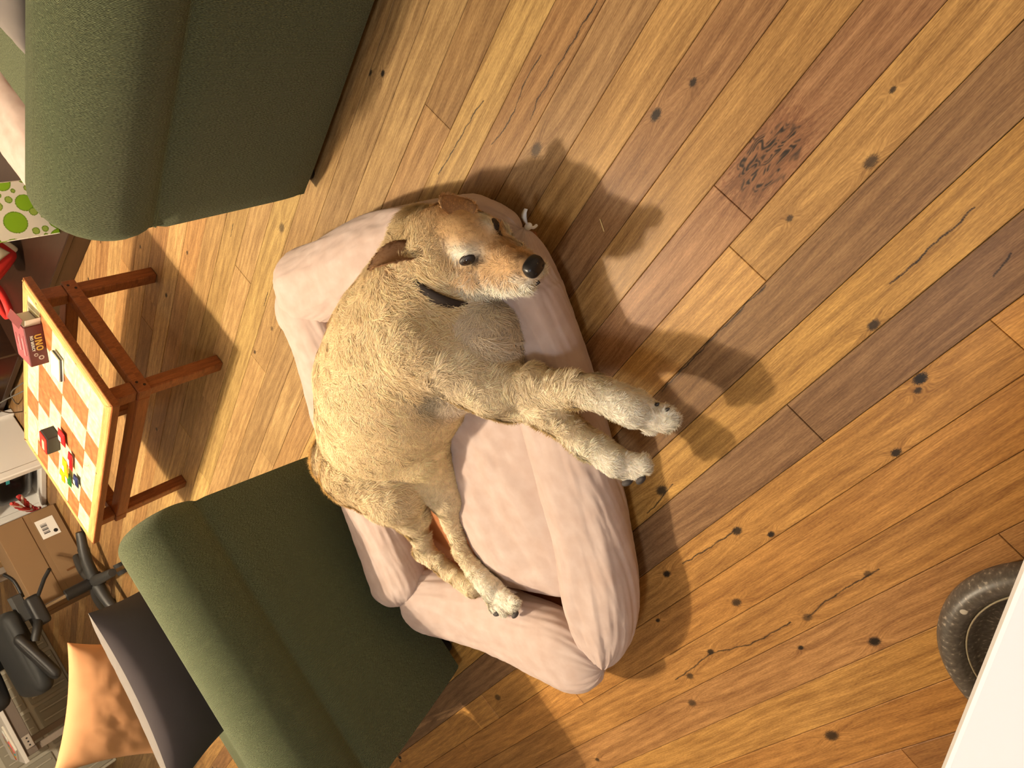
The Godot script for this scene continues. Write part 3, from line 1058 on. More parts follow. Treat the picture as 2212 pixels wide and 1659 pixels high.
func dog_bed() -> void:
	var o := thing("dog_bed", "pale pink suede dog bed with fat bolster sides on the timber floor", "dog bed")
	var st := flat_st()
	var ring := [Vector2(0.44, -1.42), Vector2(0.40, -1.0), Vector2(0.24, -0.82), Vector2(-0.2, -0.92), Vector2(-0.5, -1.08), Vector2(-0.62, -1.2), Vector2(-0.36, -1.72)]
	var top := []
	var bot := []
	for v in ring:
		top.append(Vector3(v.x, 0.012, v.y))
		bot.append(Vector3(v.x, 0.0, v.y))
	var mid := Vector3(-0.05, 0.006, -1.2)
	face(st, top, mid)
	face(st, bot, mid)
	for i in ring.size():
		var j := (i + 1) % ring.size()
		face(st, [top[i], top[j], bot[j], bot[i]], mid)
	part("base_panel", done(st), M.base_brown, o)
	# bolsters: far side, foot end, near side, head end
	bolster("bolster", [Vector3(0.520, 0.010, -1.535), Vector3(0.375, 0.006, -1.535), Vector3(0.115, 0.006, -1.625), Vector3(-0.115, 0.010, -1.690), Vector3(-0.302, 0.035, -1.705), Vector3(-0.390, 0.060, -1.712)], 0.100, 0.067, 0.10, 0.07, o, 11)
	bolster("bolster", [Vector3(-0.386, 0.060, -1.712), Vector3(-0.416, 0.020, -1.655), Vector3(-0.481, 0.000, -1.511), Vector3(-0.551, 0.015, -1.336), Vector3(-0.639, 0.045, -1.134)], 0.098, 0.063, 0.09, 0.13, o, 12)
	bolster("bolster", [Vector3(0.245, 0.004, -0.792), Vector3(0.166, 0.000, -0.867), Vector3(0.031, 0.000, -0.903), Vector3(-0.176, 0.000, -0.956), Vector3(-0.373, 0.000, -1.027), Vector3(-0.525, 0.025, -1.081), Vector3(-0.634, 0.045, -1.134)], 0.092, 0.063, 0.14, 0.24, o, 13)
	bolster("bolster", [Vector3(0.245, 0.004, -0.796), Vector3(0.282, 0.000, -0.921), Vector3(0.347, 0.000, -1.066), Vector3(0.400, 0.004, -1.221), Vector3(0.432, 0.010, -1.380), Vector3(0.490, 0.020, -1.575)], 0.099, 0.067, 0.15, 0.11, o, 14)
	# seat cushion
	var sc := st_new()
	var nz := FastNoiseLite.new()
	nz.seed = 31
	nz.frequency = 1.0
	var A := Vector3(0.36, 0, -1.33)
	var B := Vector3(-0.43, 0, -1.43)
	var C := Vector3(-0.53, 0, -1.12)
	var D := Vector3(0.2, 0, -0.88)
	var N := 48
	for s in [1.0, -1.0]:
		var rows := []
		for j in N + 1:
			var row := PackedVector3Array()
			for i in N + 1:
				var a := float(i) / N
				var b := float(j) / N
				var p := A.lerp(B, a).lerp(D.lerp(C, a), b)
				var ea := 1.0 - pow(absf(2 * a - 1), 5.0)
				var eb := 1.0 - pow(absf(2 * b - 1), 3.0)
				var puff := pow(maxf(ea * eb, 0.0), 0.5)
				var cxz := Vector3(-0.1, 0, -1.2)
				p = cxz + (p - cxz) * (0.93 + 0.07 * puff)
				var w := nz.get_noise_2d(p.x * 5.0, p.z * 5.0) * 0.010 + nz.get_noise_2d(p.x * 16.0 + 7.0, p.z * 22.0) * 0.0035
				var pull := exp(-pow((a - 0.42) * 9.0, 2.0)) * exp(-b * 3.0)
				w -= 0.012 * pull * sin(p.x * 60.0)
				p.y = 0.050 + s * (0.050 * puff + (w * puff if s > 0.0 else 0.0))
				p.y = maxf(p.y, 0.013)
				row.append(p)
			rows.append(row)
		add_grid(sc, rows, false, s < 0.0)
	part("cushion", done(sc), M.pink, o)
	# knotted white tag at the gather
	var tagm: Material = M.white_tag
	var k0 := Vector3(0.2440, 0.062, -0.784)
	part("tie_knot", ellipsoid_mesh(Vector3(0.007, 0.006, 0.009), 8), tagm, o, Transform3D(Basis.IDENTITY, k0))
	var rows2 := []
	for i in 7:
		var u := i / 6.0
		var c := k0 + Vector3(0.028 * u, 0.012 * sin(u * 2.6), 0.018 * u)
		var wd := 0.002 + 0.0075 * sin(minf(u * 1.25, 1.0) * PI * 0.72)
		var sd := Vector3(-0.5, 0.35, 0.75).normalized() * wd
		rows2.append(PackedVector3Array([c - sd, c + Vector3(0, 0.0006, 0), c + sd, c - Vector3(0, 0.0006, 0)]))
	var sg := st_new()
	add_grid(sg, rows2, true, true)
	part("tie_end", done(sg), tagm, o)
	part("tie_end", tube_mesh(catmull([k0, k0 + Vector3(-0.006, -0.006, 0.004), k0 + Vector3(-0.004, -0.016, 0.006)], 4), 0.003, 8), tagm, o)

# ---------------------------------------------------------------- the dog
var bA := PackedVector3Array()
var bD := PackedVector3Array()
var bL2 := PackedFloat32Array()
var bR := PackedVector2Array()
var bK := PackedFloat32Array()
var bHair := PackedFloat32Array()
var bCol := PackedInt32Array()
var bInv: Array[Basis] = []
var bFlow := PackedVector3Array()
var coat: Array[Color] = []
var eye_at: Array[Vector3] = []

func bone(ax: float, ay: float, az: float, bx: float, by: float, bz: float, ra: float, rb: float, k: float, hair: float, col: int) -> void:
	var a := Vector3(ax, ay, az)
	var b := Vector3(bx, by, bz)
	bA.append(a)
	bD.append(b - a)
	bL2.append(maxf((b - a).length_squared(), 1e-9))
	bR.append(Vector2(ra, rb))
	bK.append(k)
	bHair.append(hair)
	bCol.append(col)
	bInv.append(Basis.IDENTITY)
	bFlow.append((b - a).normalized())

# an ellipsoid with axes «ax» (columns scaled to the radii)
func lump(c: Vector3, ax: Basis, r: Vector3, k: float, hair: float, col: int, flow: Vector3) -> void:
	bA.append(c)
	bD.append(Vector3.ZERO)
	bL2.append(-1.0)
	bR.append(Vector2(minf(r.x, minf(r.y, r.z)), maxf(r.x, maxf(r.y, r.z))))
	bK.append(k)
	bHair.append(hair)
	bCol.append(col)
	bInv.append((ax * Basis.from_scale(r)).inverse())
	bFlow.append(flow.normalized())

func dist(i: int, p: Vector3) -> float:
	var l2 := bL2[i]
	var q := p - bA[i]
	if l2 < 0.0:
		var e := bInv[i] * q
		var el := e.length()
		return (el - 1.0) * bR[i].x * 0.5 + (q.length() * (1.0 - 1.0 / maxf(el, 0.05))) * 0.5
	var h := clampf(q.dot(bD[i]) / l2, 0.0, 1.0)
	return (q - bD[i] * h).length() - lerpf(bR[i].x, bR[i].y, h)

func field(p: Vector3, who: PackedInt32Array) -> float:
	var d := 1.0
	for i in who:
		var e := dist(i, p)
		var k := bK[i]
		var h := maxf(k - absf(d - e), 0.0) / k
		d = minf(d, e) - h * h * k * 0.25
	return d

const HP := Vector3(0.2456, 0.165, -0.8144)
const HL := Vector3(-0.4207, 0.7655, -0.4868)
const HU := Vector3(0.6142, 0.6353, 0.4682)
const HN := Vector3(-0.6677, 0.1020, 0.7375)
const HS := 1.11

func hp(l: float, u: float, n: float) -> Vector3:
	return HP + (HL * l + HU * u + HN * n) * HS

func head_lump(l: float, u: float, n: float, rl: float, ru: float, rn: float, k: float, hair: float, flow: Vector3) -> void:
	lump(hp(l, u, n), Basis(HL, HU, HN).orthonormalized(), Vector3(rl, ru, rn) * HS, k, hair, 9, HL * flow.x + HU * flow.y + HN * flow.z)

func head_bone(a: Vector3, b: Vector3, ra: float, rb: float, k: float, hair: float, flow: Vector3) -> void:
	var p := hp(a.x, a.y, a.z)
	var q := hp(b.x, b.y, b.z)
	bone(p.x, p.y, p.z, q.x, q.y, q.z, ra * HS, rb * HS, k, hair, 9)
	bFlow[bFlow.size() - 1] = (HL * flow.x + HU * flow.y + HN * flow.z).normalized()

func skeleton() -> void:
	coat = [rgb(244, 214, 166), rgb(232, 214, 188), rgb(240, 218, 180), rgb(245, 218, 168), rgb(247, 236, 214), rgb(242, 213, 166)]
	for i in coat.size():
		coat[i] = coat[i].srgb_to_linear()
	bone(0.238, 0.182, -1.013, 0.192, 0.175, -1.107, 0.096, 0.136, 0.050, 0.022, 0)
	bone(0.192, 0.175, -1.107, 0.132, 0.168, -1.233, 0.136, 0.154, 0.050, 0.018, 0)
	bone(0.132, 0.168, -1.233, 0.070, 0.161, -1.359, 0.154, 0.132, 0.050, 0.014, 0)
	bone(0.070, 0.161, -1.359, 0.028, 0.147, -1.490, 0.132, 0.096, 0.050, 0.014, 0)
	bone(0.078, 0.140, -1.209, 0.018, 0.133, -1.320, 0.101, 0.090, 0.050, 0.014, 3)
	bone(0.104, 0.133, -0.966, 0.087, 0.140, -1.059, 0.090, 0.085, 0.050, 0.022, 1)
	bone(0.192, 0.175, -1.107, 0.158, 0.229, -1.020, 0.109, 0.083, 0.030, 0.022, 0)
	bone(0.158, 0.229, -1.020, 0.015, 0.189, -0.950, 0.075, 0.052, 0.014, 0.017, 2)
	bone(0.015, 0.189, -0.950, -0.019, 0.158, -0.878, 0.044, 0.037, 0.018, 0.016, 2)
	bone(-0.019, 0.158, -0.878, -0.079, 0.146, -0.764, 0.036, 0.029, 0.015, 0.016, 2)
	bone(-0.079, 0.146, -0.764, -0.134, 0.144, -0.708, 0.029, 0.033, 0.012, 0.009, 4)
	bone(-0.134, 0.144, -0.708, -0.163, 0.124, -0.667, 0.022, 0.014, 0.008, 0.009, 4)
	bone(-0.134, 0.144, -0.708, -0.177, 0.121, -0.668, 0.022, 0.015, 0.008, 0.009, 4)
	bone(-0.134, 0.144, -0.708, -0.180, 0.121, -0.684, 0.022, 0.015, 0.008, 0.009, 4)
	bone(-0.134, 0.144, -0.708, -0.177, 0.121, -0.713, 0.022, 0.014, 0.008, 0.009, 4)
	bone(0.090, 0.144, -1.011, -0.018, 0.148, -0.956, 0.064, 0.045, 0.030, 0.016, 2)
	bone(-0.018, 0.148, -0.956, -0.073, 0.139, -0.888, 0.040, 0.035, 0.015, 0.016, 2)
	bone(-0.073, 0.139, -0.888, -0.160, 0.131, -0.849, 0.033, 0.026, 0.015, 0.014, 2)
	bone(-0.160, 0.131, -0.849, -0.211, 0.131, -0.809, 0.026, 0.029, 0.012, 0.009, 4)
	bone(-0.211, 0.131, -0.809, -0.242, 0.115, -0.815, 0.019, 0.014, 0.008, 0.008, 4)
	bone(-0.211, 0.131, -0.809, -0.245, 0.115, -0.791, 0.019, 0.015, 0.008, 0.008, 4)
	bone(-0.211, 0.131, -0.809, -0.241, 0.116, -0.769, 0.019, 0.015, 0.008, 0.008, 4)
	bone(-0.211, 0.131, -0.809, -0.230, 0.118, -0.768, 0.019, 0.014, 0.008, 0.008, 4)
	bone(0.028, 0.147, -1.490, -0.007, 0.212, -1.454, 0.091, 0.077, 0.030, 0.022, 5)
	bone(-0.007, 0.212, -1.454, -0.090, 0.188, -1.408, 0.081, 0.065, 0.014, 0.022, 5)
	bone(0.038, 0.172, -1.566, -0.090, 0.188, -1.408, 0.069, 0.061, 0.014, 0.022, 5)
	bone(-0.090, 0.188, -1.408, -0.161, 0.136, -1.459, 0.070, 0.046, 0.030, 0.016, 2)
	bone(-0.161, 0.136, -1.459, -0.223, 0.112, -1.504, 0.045, 0.024, 0.020, 0.011, 2)
	bone(-0.223, 0.112, -1.504, -0.273, 0.100, -1.540, 0.023, 0.025, 0.012, 0.011, 2)
	bone(-0.273, 0.100, -1.540, -0.345, 0.096, -1.490, 0.025, 0.020, 0.012, 0.011, 2)
	bone(-0.345, 0.096, -1.490, -0.396, 0.104, -1.423, 0.020, 0.025, 0.012, 0.010, 2)
	bone(-0.051, 0.136, -1.307, -0.091, 0.112, -1.333, 0.062, 0.057, 0.030, 0.010, 3)
	bone(-0.091, 0.112, -1.333, -0.161, 0.104, -1.343, 0.058, 0.043, 0.020, 0.008, 2)
	bone(-0.161, 0.104, -1.343, -0.225, 0.096, -1.383, 0.041, 0.022, 0.015, 0.010, 2)
	bone(-0.225, 0.096, -1.383, -0.304, 0.096, -1.404, 0.020, 0.019, 0.012, 0.010, 2)
	bone(-0.304, 0.096, -1.404, -0.363, 0.104, -1.381, 0.020, 0.022, 0.010, 0.010, 2)
	bone(-0.363, 0.104, -1.381, -0.406, 0.120, -1.333, 0.023, 0.029, 0.010, 0.008, 4)
	bone(-0.406, 0.120, -1.333, -0.447, 0.127, -1.352, 0.018, 0.012, 0.008, 0.008, 4)
	bone(-0.406, 0.120, -1.333, -0.458, 0.127, -1.325, 0.018, 0.013, 0.008, 0.008, 4)
	bone(-0.406, 0.120, -1.333, -0.455, 0.127, -1.289, 0.018, 0.013, 0.008, 0.008, 4)
	bone(-0.406, 0.120, -1.333, -0.440, 0.129, -1.267, 0.018, 0.012, 0.008, 0.008, 4)
	bone(0.238, 0.182, -1.013, 0.262, 0.171, -0.926, 0.093, 0.077, 0.040, 0.020, 0)
	bone(0.249, 0.161, -1.015, 0.104, 0.133, -0.966, 0.078, 0.080, 0.050, 0.020, 1)
	# head: skull, brows, cheeks, muzzle, jaw, beard
	head_lump(0, -0.010, -0.062, 0.049, 0.050, 0.070, 0.03, 0.004, Vector3(0, 0.1, -1))
	head_lump(0, 0.012, -0.03, 0.035, 0.026, 0.045, 0.02, 0.004, Vector3(0, 0.3, -1))
	head_bone(Vector3(0.024, 0.012, -0.004), Vector3(0.033, 0.004, -0.022), 0.012, 0.014, 0.014, 0.008, Vector3(0.7, 0.7, -0.3))
	head_bone(Vector3(-0.024, 0.012, -0.004), Vector3(-0.033, 0.004, -0.022), 0.012, 0.014, 0.014, 0.008, Vector3(-0.7, 0.7, -0.3))
	head_lump(0.036, -0.040, -0.028, 0.031, 0.038, 0.048, 0.025, 0.024, Vector3(0.5, -0.6, -0.6))
	head_lump(-0.033, -0.036, -0.030, 0.028, 0.034, 0.045, 0.025, 0.020, Vector3(-0.5, -0.6, -0.6))
	head_bone(Vector3(0, -0.020, 0.005), Vector3(0, -0.018, 0.096), 0.029, 0.0155, 0.02, 0.005, Vector3(0, 0.1, -1))
	head_bone(Vector3(0.016, -0.036, 0.030), Vector3(0.012, -0.036, 0.088), 0.027, 0.0145, 0.012, 0.020, Vector3(0.55, -0.75, -0.25))
	head_bone(Vector3(-0.016, -0.036, 0.030), Vector3(-0.012, -0.036, 0.088), 0.025, 0.0145, 0.012, 0.020, Vector3(-0.55, -0.75, -0.25))
	head_bone(Vector3(0.026, -0.056, 0.0), Vector3(0.013, -0.050, 0.078), 0.026, 0.013, 0.014, 0.022, Vector3(0.45, -0.85, -0.15))
	head_bone(Vector3(0, -0.058, -0.02), Vector3(0, -0.052, 0.076), 0.032, 0.014, 0.012, 0.022, Vector3(0.15, -0.8, -0.3))
	head_bone(Vector3(0, -0.03, -0.09), Vector3(0.01, -0.06, -0.17), 0.058, 0.07, 0.04, 0.022, Vector3(0.1, -0.2, -1))

func head_colour(p: Vector3) -> Color:
	var q := (p - HP) / HS
	var l := q.dot(HL)
	var u := q.dot(HU)
	var n := q.dot(HN)
	var al := absf(l)
	var tan_ := rgb(218, 178, 128).srgb_to_linear()
	var white := rgb(246, 236, 214).srgb_to_linear()
	var grey := rgb(208, 170, 124).srgb_to_linear()
	var c := tan_
	# pale cheeks, beard and muzzle sides
	var side := smoothstep(-0.010, -0.032, u) * smoothstep(-0.065, -0.030, n)
	c = c.lerp(white, side)
	# bridge of the muzzle: brownish grey
	c = c.lerp(grey, smoothstep(0.0, 0.04, n) * (1.0 - side) * 0.8)
	c = c.lerp(rgb(104, 80, 60).srgb_to_linear(), smoothstep(0.070, 0.10, n) * (1.0 - side) * 0.8)
	# pale brows round the eyes
	var e := Vector2((al - 0.034) / 0.020, (u - 0.014) / 0.015)
	var brow := exp(-e.length_squared() * 1.2) * smoothstep(-0.055, -0.02, n) * smoothstep(0.05, 0.02, n)
	c = c.lerp(white, clampf(brow * 1.25, 0.0, 1.0))
	# dark skin at the inner corners of the eyes
	var d := Vector3((al - 0.029) / 0.012, (u + 0.003) / 0.009, (n - 0.013) / 0.015)
	c = c.lerp(rgb(44, 34, 30).srgb_to_linear(), clampf(exp(-d.length_squared()) * 1.2, 0.0, 0.92))
	# paler nape
	c = c.lerp(rgb(220, 196, 152).srgb_to_linear(), smoothstep(-0.11, -0.15, n))
	return c

func dog() -> void:
	skeleton()
	var o := thing("dog", "sandy wire-haired dog lying on its side in the pink bed", "dog")
	var nb := bA.size()
	var lo := Vector3(-0.52, -0.02, -1.72)
	var cell := 0.005
	var nx := 192
	var ny := 80
	var nzz := 232
	var sx := ny * nzz
	var sy := nzz
	var grid := PackedFloat32Array()
	grid.resize(nx * ny * nzz)
	grid.fill(1.0)
	var blocks := []
	var BS := 8
	var half := cell * BS * 0.5
	var reach := half * 1.733 + 0.012
	for bx in nx / BS:
		for by in ny / BS:
			for bz in nzz / BS:
				var c := lo + Vector3(bx * BS, by * BS, bz * BS) * cell + Vector3(half, half, half)
				var who := PackedInt32Array()
				for i in nb:
					if dist(i, c) < reach + 0.03:
						who.append(i)
				if who.is_empty():
					continue
				var d := field(c, who)
				if d > reach:
					continue
				if d < -reach:
					for ix in range(bx * BS, bx * BS + BS):
						for iy in range(by * BS, by * BS + BS):
							for iz in range(bz * BS, bz * BS + BS):
								grid[ix * sx + iy * sy + iz] = -1.0
					continue
				blocks.append([bx, by, bz, who])
				for ix in range(bx * BS, bx * BS + BS):
					for iy in range(by * BS, by * BS + BS):
						var base := ix * sx + iy * sy
						for iz in range(bz * BS, bz * BS + BS):
							grid[base + iz] = field(lo + Vector3(ix, iy, iz) * cell, who)
	var verts := PackedVector3Array()
	var norms := PackedVector3Array()
	var cols := PackedColorArray()
	var flows := PackedVector3Array()
	var hairs := PackedFloat32Array()
	var idx := PackedInt32Array()
	var vid := {}
	var off := PackedInt32Array([0, sx, sy, sx + sy, 1, sx + 1, sy + 1, sx + sy + 1])
	for b in blocks:
		var who: PackedInt32Array = b[3]
		for ix in range(b[0] * BS, mini(b[0] * BS + BS, nx - 1)):
			for iy in range(b[1] * BS, mini(b[1] * BS + BS, ny - 1)):
				for iz in range(b[2] * BS, mini(b[2] * BS + BS, nzz - 1)):
					var g := ix * sx + iy * sy + iz
					var neg := 0
					for q in off:
						if grid[g + q] < 0.0:
							neg += 1
					if neg == 0 or neg == 8:
						continue
					var v0 := grid[g]
					var v1 := grid[g + sx]
					var v2 := grid[g + sy]
					var v3 := grid[g + sx + sy]
					var v4 := grid[g + 1]
					var v5 := grid[g + sx + 1]
					var v6 := grid[g + sy + 1]
					var v7 := grid[g + sx + sy + 1]
					var n := Vector3(v1 - v0 + v3 - v2 + v5 - v4 + v7 - v6, v2 - v0 + v3 - v1 + v6 - v4 + v7 - v5, v4 - v0 + v5 - v1 + v6 - v2 + v7 - v3)
					var mean := (v0 + v1 + v2 + v3 + v4 + v5 + v6 + v7) / 8.0
					var gl := n.length()
					n = n / maxf(gl, 1e-9)
					# step from the cell's centre to the surface along the gradient
					var p := lo + (Vector3(ix, iy, iz) + Vector3(0.5, 0.5, 0.5)) * cell - n * clampf(mean, -cell, cell)
					vid[g] = verts.size()
					verts.append(p)
					norms.append(n)
					var fl := Vector3.ZERO
					var hair := 0.0
					var cc := Color(0, 0, 0)
					var ws := 0.0
					for i in who:
						var w := exp(-maxf(dist(i, p), -0.01) / 0.010)
						ws += w
						fl += bFlow[i] * w
						hair += bHair[i] * w
						cc += (head_colour(p) if bCol[i] == 9 else coat[bCol[i]]) * w
					cc = cc / ws
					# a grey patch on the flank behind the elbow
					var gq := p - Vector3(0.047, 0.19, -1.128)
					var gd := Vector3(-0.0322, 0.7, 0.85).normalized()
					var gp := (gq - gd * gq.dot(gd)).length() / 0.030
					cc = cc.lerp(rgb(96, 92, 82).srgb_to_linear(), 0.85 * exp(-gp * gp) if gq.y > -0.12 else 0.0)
					cc.a = 1.0
					cols.append(cc)
					flows.append(fl.normalized())
					hairs.append(hair / ws)
	for g in vid:
		var here: float = grid[g]
		var a: int = vid[g]
		# the three edges that leave the cell's first corner
		for ax in 3:
			var step: int = [sx, sy, 1][ax]
			var there := grid[g + step]
			if (here < 0.0) == (there < 0.0):
				continue
			var o1: int = [sy, 1, sx][ax]
			var o2: int = [1, sx, sy][ax]
			if not (vid.has(g - o1) and vid.has(g - o2) and vid.has(g - o1 - o2)):
				continue
			var v1: int = vid[g - o1]
			var v2: int = vid[g - o1 - o2]
			var v3: int = vid[g - o2]
			if here < 0.0:
				idx.append_array([a, v2, v1, a, v3, v2])
			else:
				idx.append_array([a, v1, v2, a, v2, v3])
	var skin := mat(Color.WHITE, 0.9, 0.0, 0.2)
	skin.vertex_color_use_as_albedo = true
	var arr := []
	arr.resize(Mesh.ARRAY_MAX)
	arr[Mesh.ARRAY_VERTEX] = verts
	arr[Mesh.ARRAY_NORMAL] = norms
	arr[Mesh.ARRAY_COLOR] = cols
	arr[Mesh.ARRAY_INDEX] = idx
	var body := ArrayMesh.new()
	body.add_surface_from_arrays(Mesh.PRIMITIVE_TRIANGLES, arr)
	part("body", body, skin, o)
	var ears := face_parts(o)
	for e in ears:
		var em: ArrayMesh = e[0]
		var ea := em.surface_get_arrays(0)
		var ev: PackedVector3Array = ea[Mesh.ARRAY_VERTEX]
		var en: PackedVector3Array = ea[Mesh.ARRAY_NORMAL]
		var first := verts.size()
		for i in ev.size():
			verts.append(ev[i])
			norms.append(en[i])
			cols.append(e[1])
			flows.append(e[2])
			hairs.append(0.0045)
		var ei = ea[Mesh.ARRAY_INDEX]
		if ei == null or ei.size() == 0:
			for i in ev.size():
				idx.append(first + i)
		else:
			for i in ei:
				idx.append(first + i)
	fur(o, verts, norms, cols, flows, hairs, idx)

func fur(o: Node3D, verts: PackedVector3Array, norms: PackedVector3Array, cols: PackedColorArray, flows: PackedVector3Array, hairs: PackedFloat32Array, idx: PackedInt32Array) -> void:
	var V := PackedVector3Array()
	var Nn := PackedVector3Array()
	var C := PackedColorArray()
	var I := PackedInt32Array()
	var r := RandomNumberGenerator.new()
	r.seed = 77
	var nz := FastNoiseLite.new()
	nz.seed = 4
	nz.frequency = 1.0
	nz.fractal_octaves = 2
	var eyes := [eye_at[0], eye_at[1], hp(0, -0.012, 0.106)]
	var nt := idx.size() / 3
	for t in nt:
		var a := idx[t * 3]
		var b := idx[t * 3 + 1]
		var c := idx[t * 3 + 2]
		var area := (verts[b] - verts[a]).cross(verts[c] - verts[a]).length() * 0.5
		var hair := hairs[a]
		var want := area * (1300000.0 if hair < 0.0055 else 900000.0 if hair < 0.008 else (620000.0 if hair < 0.012 else 480000.0))
		if norms[a].y < -0.45:
			want *= 0.25
		var cnt := int(want) + (1 if r.randf() < want - floorf(want) else 0)
		for s in cnt:
			var u := r.randf()
			var v := r.randf()
			if u + v > 1.0:
				u = 1.0 - u
				v = 1.0 - v
			var w := 1.0 - u - v
			var p := verts[a] * w + verts[b] * u + verts[c] * v
			var skip := false
			for e in 3:
				if p.distance_to(eyes[e]) < (0.0150 if e < 2 else 0.020):
					skip = true
			if skip:
				continue
			var n := (norms[a] * w + norms[b] * u + norms[c] * v).normalized()
			var f := flows[a] * w + flows[b] * u + flows[c] * v
			f = (f - n * f.dot(n))
			if f.length() < 0.05:
				f = n.cross(Vector3(r.randf() - 0.5, r.randf() - 0.5, r.randf() - 0.5))
			f = f.normalized()
			var g := n.cross(f)
			var sway := nz.get_noise_3d(p.x * 22.0, p.y * 22.0, p.z * 22.0)
			var tuft := nz.get_noise_3d(p.x * 75.0 + 9.0, p.y * 75.0, p.z * 75.0)
			var L := hair * 1.3 * (0.7 + 0.7 * r.randf()) * (1.0 + 0.35 * sway)
			var lift := 0.12 + 0.16 * r.randf() + (0.12 if hair > 0.017 else 0.0)
			var ang := sway * 2.0 + tuft * 1.5 + (r.randf() - 0.5) * 0.6
			var d := (f * cos(ang) + g * sin(ang) + n * lift).normalized()
			var curl := (g * ((r.randf() - 0.5) * 0.5 + tuft * 1.6) - n * (0.10 + lift * 0.30)) * (0.8 if hair > 0.015 else 0.4)
			var wd := (0.00045 + 0.00030 * r.randf()) * (1.0 if hair > 0.011 else (0.8 if hair > 0.006 else 0.62))
			var col: Color = cols[a] * w + cols[b] * u + cols[c] * v
			var k := 0.78 + 0.44 * r.randf() + tuft * 0.14
			col = Color(minf(col.r * k, 0.93), minf(col.g * k, 0.92), minf(col.b * k * (0.94 + 0.14 * r.randf()), 0.9), 1.0)
			var base := V.size()
			var q := p - n * 0.001
			var sd := d.cross(n).normalized()
			for j in 4:
				var tw: float = wd * [1.0, 0.95, 0.7, 0.0][j]
				var nn := (n * 0.8 + d.cross(sd) * (-0.2)).normalized()
				if j < 3:
					V.append(q - sd * tw)
					V.append(q + sd * tw)
					Nn.append((nn - sd * 0.3).normalized())
					Nn.append((nn + sd * 0.3).normalized())
					C.append(col)
					C.append(col)
				else:
					V.append(q)
					Nn.append(nn)
					C.append(col)
				q += d * (L / 3.0)
				d = (d + curl).normalized()
			I.append_array([base, base + 2, base + 1, base + 1, base + 2, base + 3, base + 2, base + 4, base + 3, base + 3, base + 4, base + 5, base + 4, base + 6, base + 5])
	var arr := []
	arr.resize(Mesh.ARRAY_MAX)
	arr[Mesh.ARRAY_VERTEX] = V
	arr[Mesh.ARRAY_NORMAL] = Nn
	arr[Mesh.ARRAY_COLOR] = C
	arr[Mesh.ARRAY_INDEX] = I
	var m := ArrayMesh.new()
	m.add_surface_from_arrays(Mesh.PRIMITIVE_TRIANGLES, arr)
	var fm := mat(Color.WHITE, 0.75, 0.0, 0.25)
	fm.vertex_color_use_as_albedo = true
	fm.cull_mode = BaseMaterial3D.CULL_DISABLED
	var fo := part("fur", m, fm, o)
	fo.set_meta("kind", "stuff")

# a leaf-shaped ear from base to tip; «w» points across it
func ear_mesh(base: Vector3, tip: Vector3, w: Vector3, wide: float, cup: float, bend: Vector3) -> ArrayMesh:
	var st := st_new()
	var ax := tip - base
	w = (w - ax.normalized() * w.dot(ax.normalized())).normalized()
	var nn := ax.cross(w).normalized()
	var rows := []
	for i in 15:
		var u := i / 14.0
		var wd := wide * pow(maxf(1.0 - pow(u, 1.7), 0.0), 0.8) * (0.72 + 0.5 * sin(u * 2.2)) + 0.0012
		var c := base + ax * u + bend * sin(u * PI)
		var row := PackedVector3Array()
		for s in [1.0, -1.0]:
			for j in 9:
				var v: float = (j / 4.0 - 1.0) * s
				row.append(c + w * (v * wd) + nn * (cup * wd * v * v + s * 0.0016 * (1.0 - v * v * 0.7)))
		rows.append(row)
	add_grid(st, rows, true, true)
	return done(st)

func surface_out(a: Vector3, dir: Vector3) -> Vector3:
	var all := PackedInt32Array(range(bA.size()))
	var p := a
	for i in 60:
		var d := field(p, all)
		if d > -0.0004:
			break
		p += dir * maxf(-d, 0.0006)
	return p

